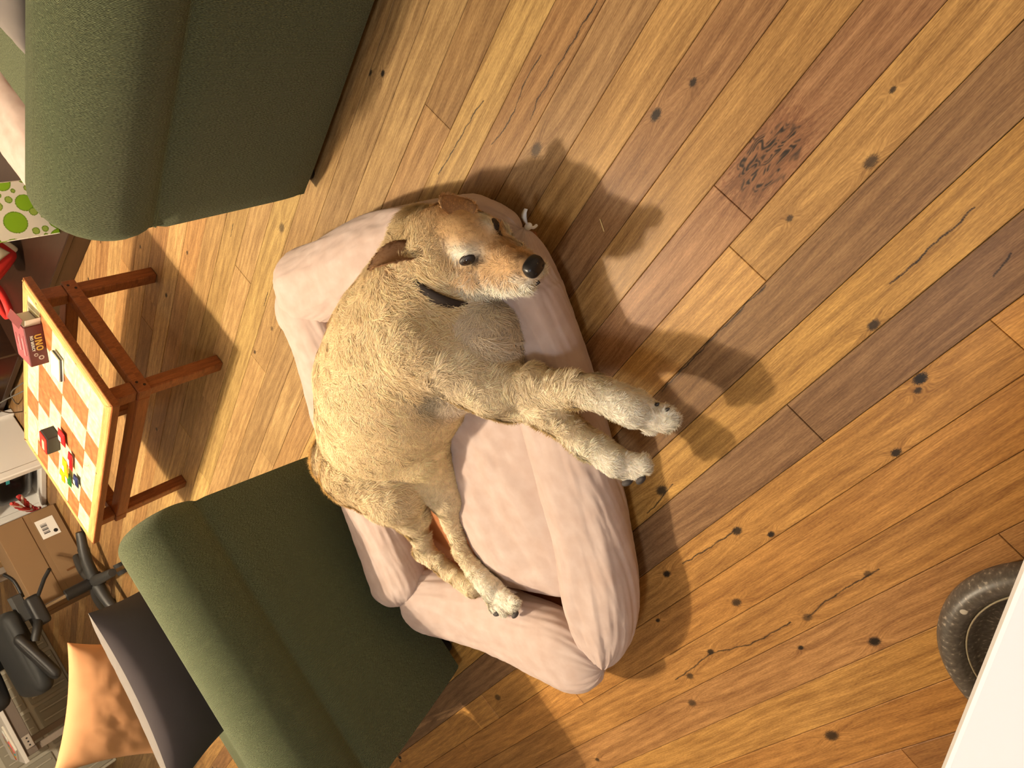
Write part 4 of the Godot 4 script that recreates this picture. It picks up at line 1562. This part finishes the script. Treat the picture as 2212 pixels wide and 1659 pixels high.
func face_parts(o: Node3D) -> Array:
	var hb := Basis(HL, HU, HN).orthonormalized()
	var eye_m := mat(rgb(36, 22, 15), 0.06, 0.0, 0.6)
	var lid_m := mat(rgb(38, 30, 27), 0.5)
	for s in [1.0, -1.0]:
		var dir: Vector3 = (HL * s * 0.72 + HU * 0.22 + HN * 0.66).normalized()
		var c: Vector3 = surface_out(hp(s * 0.018, -0.002, -0.018), dir)
		eye_at.append(c)
		part("eyelid", ellipsoid_mesh(Vector3(0.0165, 0.0112, 0.0070), 12), lid_m, o, Transform3D(basis_yz(HU, dir) * Basis(Vector3(0, 0, 1), s * 0.25), c - dir * 0.0008))
		var e: MeshInstance3D = part("eye", ellipsoid_mesh(Vector3(0.0112, 0.0102, 0.0095), 14), eye_m, o, Transform3D(basis_yz(HU, dir), c - dir * 0.0020))
		part("pupil", ellipsoid_mesh(Vector3(0.0048, 0.0048, 0.002), 8), mat(rgb(8, 6, 5), 0.05), e, Transform3D(Basis.IDENTITY, Vector3(0, 0, -0.0082)))
	var nose_m := mat(rgb(26, 24, 26), 0.36, 0.0, 0.5)
	var nose := part("nose", ellipsoid_mesh(Vector3(0.0200, 0.0160, 0.0145), 16, 0.72), nose_m, o, Transform3D(hb, hp(0, -0.012, 0.106)))
	for s in [1.0, -1.0]:
		part("nostril", ellipsoid_mesh(Vector3(0.0042, 0.0032, 0.003), 8), mat(rgb(6, 5, 5), 0.6), nose, Transform3D(Basis.IDENTITY, Vector3(s * 0.0085, -0.002, 0.0118)))
	part("mouth", tube_mesh(catmull([hp(0.004, -0.046, 0.105), hp(0.022, -0.052, 0.088), hp(0.034, -0.054, 0.05), hp(0.038, -0.05, 0.02)], 6), 0.0030, 8), lid_m, o)
	# ears: the near one stuck out sideways, the far one folded back
	var ear_m := mat(rgb(160, 120, 84), 0.85)
	var near_ear := ear_mesh(hp(0.062, 0.014, -0.084), hp(0.134, 0.037, -0.132), HL * 0.67 + HN * 0.66, 0.028, 0.5, HU * 0.010)
	part("ear", near_ear, ear_m, o)
	part("ear_lining", ear_mesh(hp(0.064, 0.004, -0.078), hp(0.094, 0.018, -0.096), HL * 0.67 + HN * 0.66, 0.013, 0.6, HU * 0.014), mat(rgb(92, 66, 48), 0.9), o)
	var far_ear := ear_mesh(hp(-0.0107, 0.036, -0.0487), hp(-0.050, 0.030, -0.072), HL * -0.45 - HU * 0.52 + HN * 0.68, 0.036, -0.4, HU * 0.006)
	part("ear", far_ear, ear_m, o)
	# collar
	var cc := Vector3(0.2430, 0.158, -0.945)
	var axis := (hp(0, -0.02, -0.06) - cc).normalized()
	var cb := basis_yz(axis, Vector3.UP)
	var rows := []
	for i in 49:
		var a := TAU * i / 48.0
		var rad := cb.x * cos(a) * 0.091 + cb.z * sin(a) * 0.098
		var outw := rad.normalized()
		var row := PackedVector3Array()
		for q in [[-0.011, 0.0], [-0.009, 0.0028], [0.009, 0.0028], [0.011, 0.0], [0.009, -0.0022], [-0.009, -0.0022]]:
			row.append(cc + rad + axis * q[0] + outw * q[1])
		rows.append(row)
	var st := st_new()
	add_grid(st, rows, true, true)
	var col := part("collar", done(st), mat(rgb(44, 31, 23), 0.75), o)
	part("buckle", box_mesh(Vector3(0.018, 0.004, 0.020), 0.001), mat(rgb(170, 130, 84), 0.4, 0.6), col, Transform3D(cb, cc + cb.x * -0.066 + cb.z * 0.075))
	# pads and claws
	var pad := mat(rgb(66, 60, 58), 0.7)
	# rays from inside each paw to where its pads and claws show
	for q in [[Vector3(-0.2400, 0.1140, -0.8170), 0.0], [Vector3(-0.2452, 0.1140, -0.7910), 0.25], [Vector3(-0.4460, 0.1265, -1.3460), 0.0], [Vector3(-0.4550, 0.1265, -1.2920), 0.3]]:
		var pd: Vector3 = Vector3(-0.85, 0.30, 0.05 + q[1]).normalized()
		var pc := surface_out(q[0], pd)
		part("paw_pad", ellipsoid_mesh(Vector3(0.0125, 0.0085, 0.0065), 10), pad, o, Transform3D(basis_yz(Vector3.UP, pd), pc + pd * 0.003))
	for q in [Vector3(-0.1456, 0.128, -0.683), Vector3(-0.1600, 0.126, -0.670)]:
		var cd := Vector3(0.10, 0.45, 0.80).normalized()
		var c2 := surface_out(q, cd)
		part("claw", tube_mesh(PackedVector3Array([c2 - cd * 0.004, c2 + cd * 0.005, c2 + cd * 0.009 - Vector3(0, 0.003, 0)]), PackedFloat32Array([0.0038, 0.003, 0.001]), 8), mat(rgb(40, 34, 30), 0.4), o)
	var brown := rgb(156, 116, 80).srgb_to_linear()
	return [[near_ear, brown, HL * 0.7 + HU * 0.2 - HN * 0.4], [far_ear, rgb(206, 162, 112).srgb_to_linear(), -HL * 0.6 - HN * 0.4]]

# ---------------------------------------------------------------- cushions on the sofa
func sofa_cushions() -> void:
	var o := thing("cushion", "dark grey square cushion with a paler back, leaning on the ribbed sofa arm", "cushion", Vector3(-0.266, 0.499, -2.305), Basis(Vector3.UP, deg_to_rad(-11.0)) * Basis(Vector3.RIGHT, deg_to_rad(24.0)))
	part("front_cover", cushion_mesh(0.56, 0.40, 0.15, 1, 5, 0.003), mat(rgb(84, 76, 78), 0.95), o)
	part("back_cover", cushion_mesh(0.56, 0.40, 0.17, -1, 6, 0.003, 0.34), mat(rgb(116, 109, 104), 0.95), o)
	var s := thing("cushion", "orange crumpled cushion standing behind the dark grey one", "cushion", Vector3(-0.325, 0.575, -2.86), basis_yz(Vector3(0.476, 0.879, 0), Vector3(0.05, 0.3, 0.95)))
	part("cover", cushion_mesh(0.40, 0.37, 0.15, 0, 8, 0.007), mat(rgb(194, 140, 96), 0.9), s)
	var g := thing("cushion", "crumpled taupe cushion on the seat in the upper picture corner", "cushion", Vector3(1.27, 0.490, -1.235), Basis(Vector3.UP, 0.35) * Basis(Vector3.RIGHT, PI / 2))
	part("cover", cushion_mesh(0.40, 0.40, 0.13, 0, 18, 0.016), mat(rgb(122, 114, 108), 0.95), g)

# ---------------------------------------------------------------- what shows past the first sofa
func behind_sofa() -> void:
	var b := thing("bolster_cushion", "pale pink rolled bolster on the floor before the sofa seat", "cushion")
	bolster("cover", [Vector3(1.20, 0, -2.17), Vector3(1.4, 0, -2.22), Vector3(1.65, 0, -2.29), Vector3(1.95, 0, -2.33)], 0.15, 0.15, 0.08, 0.08, b, 41)
	var t := thing("tissue", "small crumpled cream tissue caught under the green sofa seat", "tissue", Vector3(1.30, 0.328, -1.83))
	part("paper", cushion_mesh(0.05, 0.045, 0.03, 0, 22, 0.02), mat(rgb(236, 206, 160), 0.9), t, Transform3D(Basis(Vector3(1, 1, 0).normalized(), 0.9), Vector3.ZERO))
	# low dark plinth
	var dark := wood_mat(2)
	var c := thing("plinth", "low dark wooden plinth behind the coffee table", "plinth", Vector3(1.65, 0, -3.22))
	part("top", box_mesh(Vector3(0.80, 0.025, 1.40), 0.003, Vector3(0, 0.0875, 0)), dark, c)
	part("side_panel", box_mesh(Vector3(0.78, 0.075, 0.025), 0.002, Vector3(0, 0.0375, 0.68)), dark, c)
	part("side_panel", box_mesh(Vector3(0.78, 0.075, 0.025), 0.002, Vector3(0, 0.0375, -0.68)), dark, c)
	part("front_panel", box_mesh(Vector3(0.02, 0.075, 1.33), 0.003, Vector3(-0.385, 0.0375, 0)), dark, c)
	part("back_panel", box_mesh(Vector3(0.02, 0.075, 1.33), 0.003, Vector3(0.385, 0.0375, 0)), dark, c)
	# gift bag with green dots, standing
	var g := thing("gift_bag", "white gift bag printed with green bubbles standing behind the sofa arm", "gift bag", Vector3(1.40, 0.10, -2.68), Basis(Vector3.UP, deg_to_rad(-27.0)))
	var gm := mat(Color.WHITE, 0.4)
	gm.albedo_texture = bubbles()
	gm.uv1_scale = Vector3(2.3, 2.3, 1)
	part("body", box_mesh(Vector3(0.20, 0.30, 0.10), 0.003, Vector3(0, 0.15, 0)), gm, g)
	# red and cream bag, slumped on one corner
	var rb := Basis(Vector3.UP, deg_to_rad(-26.0)) * Basis(Vector3(0, 0, 1), deg_to_rad(38.0))
	var r := thing("bag", "red and cream cloth bag slumped beside the green bubble bag", "bag", Vector3(1.50, 0.283, -3.16), rb)
	part("body", soft_box(Vector3(0.27, 0.22, 0.13), 0.03, 0.012), mat(rgb(206, 40, 34), 0.6), r)
	part("panel", cushion_mesh(0.20, 0.17, 0.02, 0, 51, 0.003), mat(rgb(226, 214, 184), 0.8), r, Transform3D(Basis.IDENTITY, Vector3(0.0, 0.0, 0.076)))
	part("hem", soft_box(Vector3(0.24, 0.03, 0.11), 0.012, 0.0), mat(rgb(226, 214, 184), 0.8), r, Transform3D(Basis.IDENTITY, Vector3(0.0, -0.11, 0.0)))
	part("handle", tube_mesh(catmull([Vector3(-0.06, 0.10, 0.07), Vector3(-0.07, 0.02, 0.10), Vector3(-0.01, -0.03, 0.105), Vector3(0.05, 0.02, 0.10), Vector3(0.05, 0.10, 0.07)], 6), 0.004, 8), M.black, r)
	var k := thing("ribbon", "loop of flat red ribbon lying on the dark plinth", "ribbon", Vector3(1.47, 0.10, -3.66))
	var rows := []
	for i in 25:
		var a := TAU * i / 24.0
		var p := Vector3(cos(a) * 0.085, 0.0, sin(a) * 0.06)
		rows.append(PackedVector3Array([p + Vector3(0, 0.002, 0), p * 1.02 + Vector3(0, 0.034, 0), p * 0.98 + Vector3(0, 0.034, 0), p * 0.96 + Vector3(0, 0.002, 0)]))
	var st := st_new()
	add_grid(st, rows, true, true)
	part("band", done(st), mat(rgb(224, 50, 44), 0.6), k)

func bubbles() -> ImageTexture:
	var S := 256
	var im := Image.create(S, S, false, Image.FORMAT_RGB8)
	im.fill(rgb(240, 240, 228))
	var r := RandomNumberGenerator.new()
	r.seed = 6
	var placed := []
	for i in 700:
		var rad := r.randf_range(4, 11) if i > 60 else r.randf_range(15, 26)
		var c := Vector2(r.randf() * S, r.randf() * S)
		var ok := true
		for q in placed:
			if c.distance_to(q[0]) < rad + q[1] + 2:
				ok = false
		if not ok:
			continue
		placed.append([c, rad])
		var g := rgb(136, 190, 30) if rad > 13 else rgb(160, 190, 84)
		for y in range(int(c.y - rad) - 1, int(c.y + rad) + 2):
			for x in range(int(c.x - rad) - 1, int(c.x + rad) + 2):
				var d := Vector2(x, y).distance_to(c)
				if d < rad:
					im.set_pixel(posmod(x, S), posmod(y, S), g if d < rad - 1.5 else rgb(96, 140, 24))
	return ImageTexture.create_from_image(im)

# ---------------------------------------------------------------- the far end of the room
func far_end() -> void:
	var dark := wood_mat(2)
	# open shelf with cables and books
	var s := thing("shelf_unit", "dark wooden shelf unit with a cable nest inside, far behind the table", "shelf", Vector3(1.72, 0, -4.52))
	part("back_panel", box_mesh(Vector3(0.03, 0.95, 1.06), 0.002, Vector3(0.4, 0.475, 0)), dark, s)
	part("side_panel", box_mesh(Vector3(0.8, 0.95, 0.03), 0.002, Vector3(0, 0.475, 0.515)), dark, s)
	part("side_panel", box_mesh(Vector3(0.8, 0.95, 0.03), 0.002, Vector3(0, 0.475, -0.515)), dark, s)
	part("shelf_board", box_mesh(Vector3(0.8, 0.03, 1.0), 0.002, Vector3(0, 0.05, 0)), dark, s)
	part("shelf_board", box_mesh(Vector3(0.8, 0.03, 1.0), 0.002, Vector3(0, 0.5, 0)), dark, s)
	part("shelf_board", box_mesh(Vector3(0.8, 0.03, 1.06), 0.002, Vector3(0, 0.94, 0)), dark, s)
	var cab := mat(rgb(96, 92, 86), 0.6)
	for i in 2:
		var c := thing("cable", ["grey cable looping high before the dark shelf", "grey cable sagging low before the dark shelf"][i], "cable", Vector3.ZERO)
		var y := 0.10 + 0.09 * i
		part("cord", tube_mesh(catmull([Vector3(1.22 - 0.05 * i, 0.0035, -4.1), Vector3(1.23 - 0.05 * i, y, -4.3), Vector3(1.24 - 0.05 * i, y * 0.6, -4.55), Vector3(1.27 - 0.05 * i, 0.0035, -4.75)], 8), 0.0035, 8), cab, c)
	var cols := [rgb(196, 60, 40), rgb(220, 190, 70), rgb(40, 66, 130), rgb(200, 206, 208), rgb(190, 160, 70)]
	for i in 5:
		var b := thing("book", ["red-backed book, first in the row on the dark shelf", "yellow book standing next to the red-backed one", "blue book in the middle of the shelf row", "pale grey book standing next to the blue one", "ochre book, last in the row on the dark shelf"][i], "book", Vector3(1.52, 0.066, -4.62 - 0.05 * i), Basis.IDENTITY, "books on the dark shelf")
		part("cover", box_mesh(Vector3(0.2, 0.24, 0.04), 0.002, Vector3(0, 0.12, 0)), mat(cols[i], 0.5), b)
		part("pages", box_mesh(Vector3(0.185, 0.242, 0.03), 0.001, Vector3(0.005, 0.1205, 0)), mat(rgb(226, 218, 200), 0.8), b)
	# white framed crate, open in front, a black bag in it and a red rope over the sill
	var c0 := Vector3(0.905, 0, -4.82)
	var c1 := Vector3(0.735, 0, -5.30)
	var cx := (c1 - c0).normalized()
	var cz := cx.cross(Vector3.UP)
	if cz.dot(c0) > 0.0:
		cz = -cz            # towards the viewer
	var cbs := Basis(cx, Vector3.UP, cx.cross(Vector3.UP))
	var fr := signf(cbs.z.dot(cz))
	var Lc := c0.distance_to(c1)
	var cr := thing("crate", "white framed plastic crate beside the brown cardboard box", "crate", (c0 + c1) * 0.5 - cz * 0.2, cbs)
	for x in [-Lc * 0.5, Lc * 0.5]:
		for z in [-0.2, 0.2]:
			part("post", box_mesh(Vector3(0.045, 0.40, 0.045), 0.006, Vector3(x, 0.20, z)), M.white_paint, cr)
	for z in [-0.2, 0.2]:
		part("rail", box_mesh(Vector3(Lc - 0.05, 0.035, 0.035), 0.006, Vector3(0, 0.02, z)), M.white_paint, cr)
		part("rail", box_mesh(Vector3(Lc - 0.05, 0.045, 0.035), 0.006, Vector3(0, 0.375, z)), M.white_paint, cr)
	for x in [-Lc * 0.5, Lc * 0.5]:
		part("rail", box_mesh(Vector3(0.035, 0.045, 0.35), 0.006, Vector3(x, 0.375, 0)), M.white_paint, cr)
		part("panel", box_mesh(Vector3(0.012, 0.34, 0.36), 0.003, Vector3(x, 0.18, 0)), M.white_paint, cr)
	part("floor_panel", box_mesh(Vector3(Lc, 0.008, 0.38), 0.002, Vector3(0, 0.012, 0)), M.white_paint, cr)
	var bag := thing("bin_bag", "glossy black plastic bag stuffed in the white crate", "bag", (c0 + c1) * 0.5 - cz * 0.2 + Vector3(0, 0.16, 0), cbs)
	part("sack", soft_box(Vector3(Lc - 0.09, 0.26, 0.32), 0.09, 0.006), M.black_gloss, bag)
	part("knot", cushion_mesh(0.12, 0.10, 0.06, 0, 61, 0.02), M.black_gloss, bag, Transform3D(Basis(Vector3(1, 0, 0), 0.7), Vector3(0.02, 0.15, 0)))
	part("tie_strip", box_mesh(Vector3(0.05, 0.02, 0.003), 0.001, Vector3(-0.12, 0.03, 0.163 * fr)), mat(rgb(60, 160, 170), 0.5), bag)
	var rope := thing("rope", "red braided rope hanging before the white crate", "rope")
	for k in 3:
		var pts := []
		for i in 19:
			var u := i / 18.0
			var base := c0.lerp(c1, 0.36 + 0.42 * sin(u * PI)) + cz * (0.05 + 0.03 * u) + Vector3(0, 0.05 + 0.12 * absf(1.0 - 2.0 * u) + 0.05 * u, 0)
			pts.append(base + Vector3(0, sin(u * 30.0 + k * 2.1), cos(u * 30.0 + k * 2.1)) * 0.009)
		part("strand", tube_mesh(catmull(pts, 4), 0.009, 8), mat([rgb(170, 40, 42), rgb(196, 70, 66), rgb(214, 190, 180)][k], 0.7), rope)
	# cardboard box standing on its end
	var p0 := Vector3(0.69, 0, -5.08)
	var p1 := Vector3(0.10, 0, -5.05)
	var ax := (p1 - p0).normalized()
	var cb := Basis(ax, Vector3.UP, ax.cross(Vector3.UP))
	var L := p0.distance_to(p1)
	var box := thing("cardboard_box", "brown cardboard box with a barcode label behind the office chair", "cardboard box", (p0 + p1) * 0.5 + cb.z * 0.15 * (1.0 if cb.z.z < 0.0 else -1.0), cb)
	var card := mat(rgb(132, 104, 72), 0.85)
	var fz := 0.15 * (-1.0 if cb.z.z < 0.0 else 1.0)
	part("body", box_mesh(Vector3(L, 0.34, 0.30), 0.004, Vector3(0, 0.17, 0)), card, box)
	part("flap", box_mesh(Vector3(L * 0.98, 0.15, 0.005), 0.001), card, box, Transform3D(Basis(Vector3.RIGHT, 0.04 * signf(fz)), Vector3(0, 0.265, fz + 0.006 * signf(fz))))
	part("flap", box_mesh(Vector3(L * 0.98, 0.14, 0.005), 0.001), card, box, Transform3D(Basis(Vector3.RIGHT, -0.04 * signf(fz)), Vector3(0, 0.085, fz + 0.006 * signf(fz))))
	part("tape", box_mesh(Vector3(0.012, 0.10, 0.001), 0.0003, Vector3(0.12, 0.07, fz + 0.012 * signf(fz))), mat(rgb(110, 72, 40), 0.4), box)
	var lab := part("label_sticker", box_mesh(Vector3(0.12, 0.10, 0.001), 0.0003, Vector3(-0.17, 0.10, fz + 0.012 * signf(fz))), mat(rgb(236, 236, 232), 0.6), box)
	for i in 9:
		part("barcode_bar", box_mesh(Vector3(0.002 + 0.002 * (i % 3), 0.034, 0.0006), 0.0001, Vector3(-0.20 + 0.0075 * i, 0.115, fz + 0.0128 * signf(fz))), M.black, lab)
	part("print_mark", tube_mesh(PackedVector3Array([Vector3(-0.135, 0.07, fz + 0.012 * signf(fz)), Vector3(-0.135, 0.07, fz + 0.0132 * signf(fz))]), 0.012, 10), M.black, lab)
	office_chair()
	drawers()
	desk()

func office_chair() -> void:
	var hub := Vector3(0.13, 0, -4.66)
	var o := thing("office_chair", "black office chair on castors beyond the sofa cushions", "chair", hub)
	var grey := mat(rgb(48, 48, 47), 0.5)
	part("hub", tube_mesh(PackedVector3Array([Vector3(0, 0.06, 0), Vector3(0, 0.12, 0)]), 0.04, 16), M.black, o)
	for i in 5:
		var a := TAU * i / 5.0 + 0.35
		var e := Vector3(cos(a), 0, sin(a))
		var st := st_new()
		add_tube(st, catmull([Vector3(0, 0.10, 0) + e * 0.02, Vector3(0, 0.10, 0) + e * 0.15, Vector3(0, 0.075, 0) + e * 0.30], 6), PackedFloat32Array([0.034, 0.034, 0.033, 0.032, 0.031, 0.030, 0.029, 0.028, 0.027, 0.026, 0.025, 0.024, 0.022]), 10)
		part("base_arm", done(st), grey, o)
		var side := Vector3(-e.z, 0, e.x)
		for k in [-1.0, 1.0]:
			part("castor", tube_mesh(PackedVector3Array([e * 0.305 + side * k * 0.010 + Vector3(0, 0.030, 0), e * 0.305 + side * k * 0.032 + Vector3(0, 0.030, 0)]), 0.030, 16), M.black_rubber, o)
	part("gas_sleeve", tube_mesh(PackedVector3Array([Vector3(0, 0.09, 0), Vector3(0, 0.255, 0)]), 0.032, 16), M.black, o)
	part("piston", tube_mesh(PackedVector3Array([Vector3(0, 0.25, 0), Vector3(0, 0.37, 0)]), 0.012, 12), M.chrome, o)
	part("mechanism", soft_box(Vector3(0.17, 0.07, 0.2), 0.02, 0.0), M.black, o, Transform3D(Basis.IDENTITY, Vector3(0.0, 0.40, -0.04)))
	for i in 5:
		part("bellows", box_mesh(Vector3(0.15 - 0.012 * i, 0.05, 0.012), 0.004, Vector3(0.05 + 0.008 * i, 0.45, -0.02 - 0.028 * i)), grey, o)
	part("lever", tube_mesh(PackedVector3Array([Vector3(0.05, 0.385, 0.02), Vector3(0.13, 0.33, 0.14), Vector3(0.16, 0.30, 0.20)]), 0.010, 8), M.black, o)
	part("lever", tube_mesh(catmull([Vector3(0.10, 0.42, -0.05), Vector3(0.20, 0.42, -0.06), Vector3(0.26, 0.44, -0.1)], 4), 0.009, 8), M.black, o)
	part("seat", soft_box(Vector3(0.46, 0.09, 0.46), 0.04, 0.015), mat(rgb(26, 28, 29), 0.7), o, Transform3D(Basis(Vector3.RIGHT, 0.08), Vector3(-0.17, 0.53, -0.22)))
	part("arm_pad", soft_box(Vector3(0.30, 0.05, 0.09), 0.022, 0.004), M.black, o, Transform3D(Basis(Vector3.UP, 0.15) * Basis(Vector3(0, 0, 1), 0.25), Vector3(-0.22, 0.50, 0.06)))
	part("arm_bracket", tube_mesh(catmull([Vector3(-0.02, 0.40, 0.0), Vector3(-0.08, 0.44, 0.06), Vector3(-0.14, 0.48, 0.06)], 4), 0.022, 10), M.black, o)
	part("backrest", soft_box(Vector3(0.44, 0.46, 0.08), 0.035, 0.015), M.black, o, Transform3D(Basis(Vector3.RIGHT, -0.15), Vector3(-0.17, 0.86, -0.44)))
	part("back_bracket", box_mesh(Vector3(0.06, 0.34, 0.03), 0.006, Vector3(-0.17, 0.60, -0.46)), M.black, o)

func drawers() -> void:
	var o := thing("drawer_tower", "white ribbed plastic drawer tower beneath the far white desk", "drawers", Vector3(-0.52, 0, -7.62), Basis(Vector3.UP, deg_to_rad(8.0)))
	var w := mat(rgb(206, 202, 186), 0.6)
	var w2 := mat(rgb(168, 164, 148), 0.6)
	part("carcass", box_mesh(Vector3(1.5, 1.0, 0.4), 0.006, Vector3(0, 0.5, 0)), w, o)
	for c in 4:
		for r in 3:
			var d := part("drawer", box_mesh(Vector3(0.34, 0.29, 0.02), 0.006, Vector3(-0.555 + 0.37 * c, 0.17 + 0.325 * r, 0.21)), w2, o)
			for k in 4:
				part("rib", box_mesh(Vector3(0.012, 0.25, 0.012), 0.003, Vector3(-0.555 + 0.37 * c - 0.12 + 0.08 * k, 0.17 + 0.325 * r, 0.226)), w, d)

func desk() -> void:
	var o := thing("desk", "white desk with a colourful scalloped print in the far corner", "desk", Vector3(-0.06, -0.1, -6.53))
	part("top", box_mesh(Vector3(1.3, 0.025, 0.78), 0.003, Vector3(0, 0.7075, 0)), M.white_paint, o)
	part("apron", box_mesh(Vector3(0.60, 0.07, 0.03), 0.003, Vector3(-0.32, 0.66, 0.35)), mat(rgb(120, 108, 98), 0.7), o)
	for x in [-0.60, 0.60]:
		for z in [-0.34, 0.30]:
			part("leg", box_mesh(Vector3(0.045, 0.595, 0.045), 0.003, Vector3(x, 0.3975, z)), mat(rgb(150, 138, 126), 0.6), o)
	var pl := thing("power_socket", "small grey socket strip fixed under the desk edge", "socket", Vector3(-0.59, 0.555, -6.155))
	part("housing", box_mesh(Vector3(0.09, 0.05, 0.02), 0.004), mat(rgb(176, 166, 156), 0.5), pl)
	for i in 3:
		part("hole", tube_mesh(PackedVector3Array([Vector3(-0.025 + 0.025 * i, 0, 0.009), Vector3(-0.025 + 0.025 * i, 0, 0.0106)]), 0.006, 10), M.black, pl)
	# scalloped toy board: rings of colour
	var t := thing("picture_board", "small board with rows of coloured scallops on the white desk", "board", Vector3(-0.56, 0.62, -6.36), Basis(Vector3.UP, 0.4))
	part("board", box_mesh(Vector3(0.2, 0.012, 0.24), 0.002, Vector3(0, 0.006, 0)), mat(rgb(232, 226, 214), 0.6), t)
	var cs := [rgb(210, 60, 50), rgb(240, 190, 70), rgb(90, 180, 200), rgb(236, 130, 120), rgb(230, 232, 226)]
	for r in 4:
		for c in 4:
			part("scallop", tube_mesh(PackedVector3Array([Vector3(-0.07 + 0.046 * c, 0.012, -0.085 + 0.05 * r), Vector3(-0.07 + 0.046 * c, 0.0145 + 0.0012 * r, -0.085 + 0.05 * r)]), 0.025, 14), mat(cs[(r + c / 2) % 5], 0.5), t)

# ---------------------------------------------------------------- beside the viewer
func near_side() -> void:
	var b := thing("dog_bowl", "dark scuffed round bowl with a rolled rim under the white desk corner", "bowl", Vector3(-0.725, 0, -0.33))
	var bm := mat(Color.WHITE, 0.42, 0.0, 0.5)
	var n := FastNoiseLite.new()
	n.seed = 12
	n.frequency = 0.02
	n.fractal_octaves = 5
	var t := NoiseTexture2D.new()
	t.noise = n
	t.width = 512
	t.height = 512
	t.seamless = true
	var g := Gradient.new()
	g.offsets = PackedFloat32Array([0.0, 0.5, 0.72, 0.80, 1.0])
	g.colors = PackedColorArray([rgb(66, 61, 56), rgb(86, 80, 73), rgb(98, 91, 84), rgb(140, 132, 120), rgb(170, 160, 146)])
	t.color_ramp = g
	bm.albedo_texture = t
	bm.uv1_scale = Vector3(13, 7, 1)
	var prof := [Vector2(0.0, 0.0), Vector2(0.135, 0.0), Vector2(0.150, 0.008), Vector2(0.158, 0.022), Vector2(0.158, 0.036), Vector2(0.152, 0.048), Vector2(0.144, 0.0545), Vector2(0.134, 0.055), Vector2(0.126, 0.050), Vector2(0.121, 0.043), Vector2(0.118, 0.041), Vector2(0.114, 0.040), Vector2(0.109, 0.030), Vector2(0.100, 0.018), Vector2(0.085, 0.012), Vector2(0.0, 0.011)]
	part("bowl", lathe_mesh(prof, 72), bm, b)
	part("rim_line", tube_mesh(ring_points(0.1175, 0.0425, 72), 0.0014, 6), mat(rgb(150, 138, 112), 0.6), b)
	part("chip", ellipsoid_mesh(Vector3(0.008, 0.002, 0.007), 8), mat(rgb(176, 168, 154), 0.6), b, Transform3D(Basis(Vector3(0, 0, 1), -0.3), Vector3(0.118, 0.053, -0.072).rotated(Vector3.UP, 0.10)))
	# the white desk
	var ex := Vector3(0.797, 0, 0.604).normalized()
	var ez := Vector3(-0.604, 0, 0.797).normalized()
	var o := thing("white_desk", "plain white desk corner close to the viewer", "desk", Vector3(-0.207, 0, -0.115) - ex * 0.42 + ez * 0.33, Basis(ex, Vector3.UP, ez))
	part("top", box_mesh(Vector3(1.5, 0.024, 0.66), 0.002, Vector3(0, 0.708, 0)), mat(rgb(238, 239, 242), 0.5), o)
	for x in [-0.66, 0.66]:
		for z in [0.0, 0.28]:
			part("leg", box_mesh(Vector3(0.04, 0.696, 0.04), 0.003, Vector3(x, 0.348, z)), M.white_paint, o)
	# bits on the floor
	var st := thing("straw", "single pale straw lying on the boards right of the bed tag", "straw", Vector3(0.0, 0.0012, 0.0))
	part("stalk", tube_mesh(PackedVector3Array([Vector3(0.1891, 0, -0.6796), Vector3(0.1775, 0.001, -0.6812), Vector3(0.1659, 0, -0.6842)]), 0.0010, 6), mat(rgb(240, 214, 150), 0.6), st)

func ring_points(r: float, y: float, n: int) -> PackedVector3Array:
	var p := PackedVector3Array()
	for i in n + 1:
		p.append(Vector3(cos(TAU * i / n) * r, y, sin(TAU * i / n) * r))
	return p
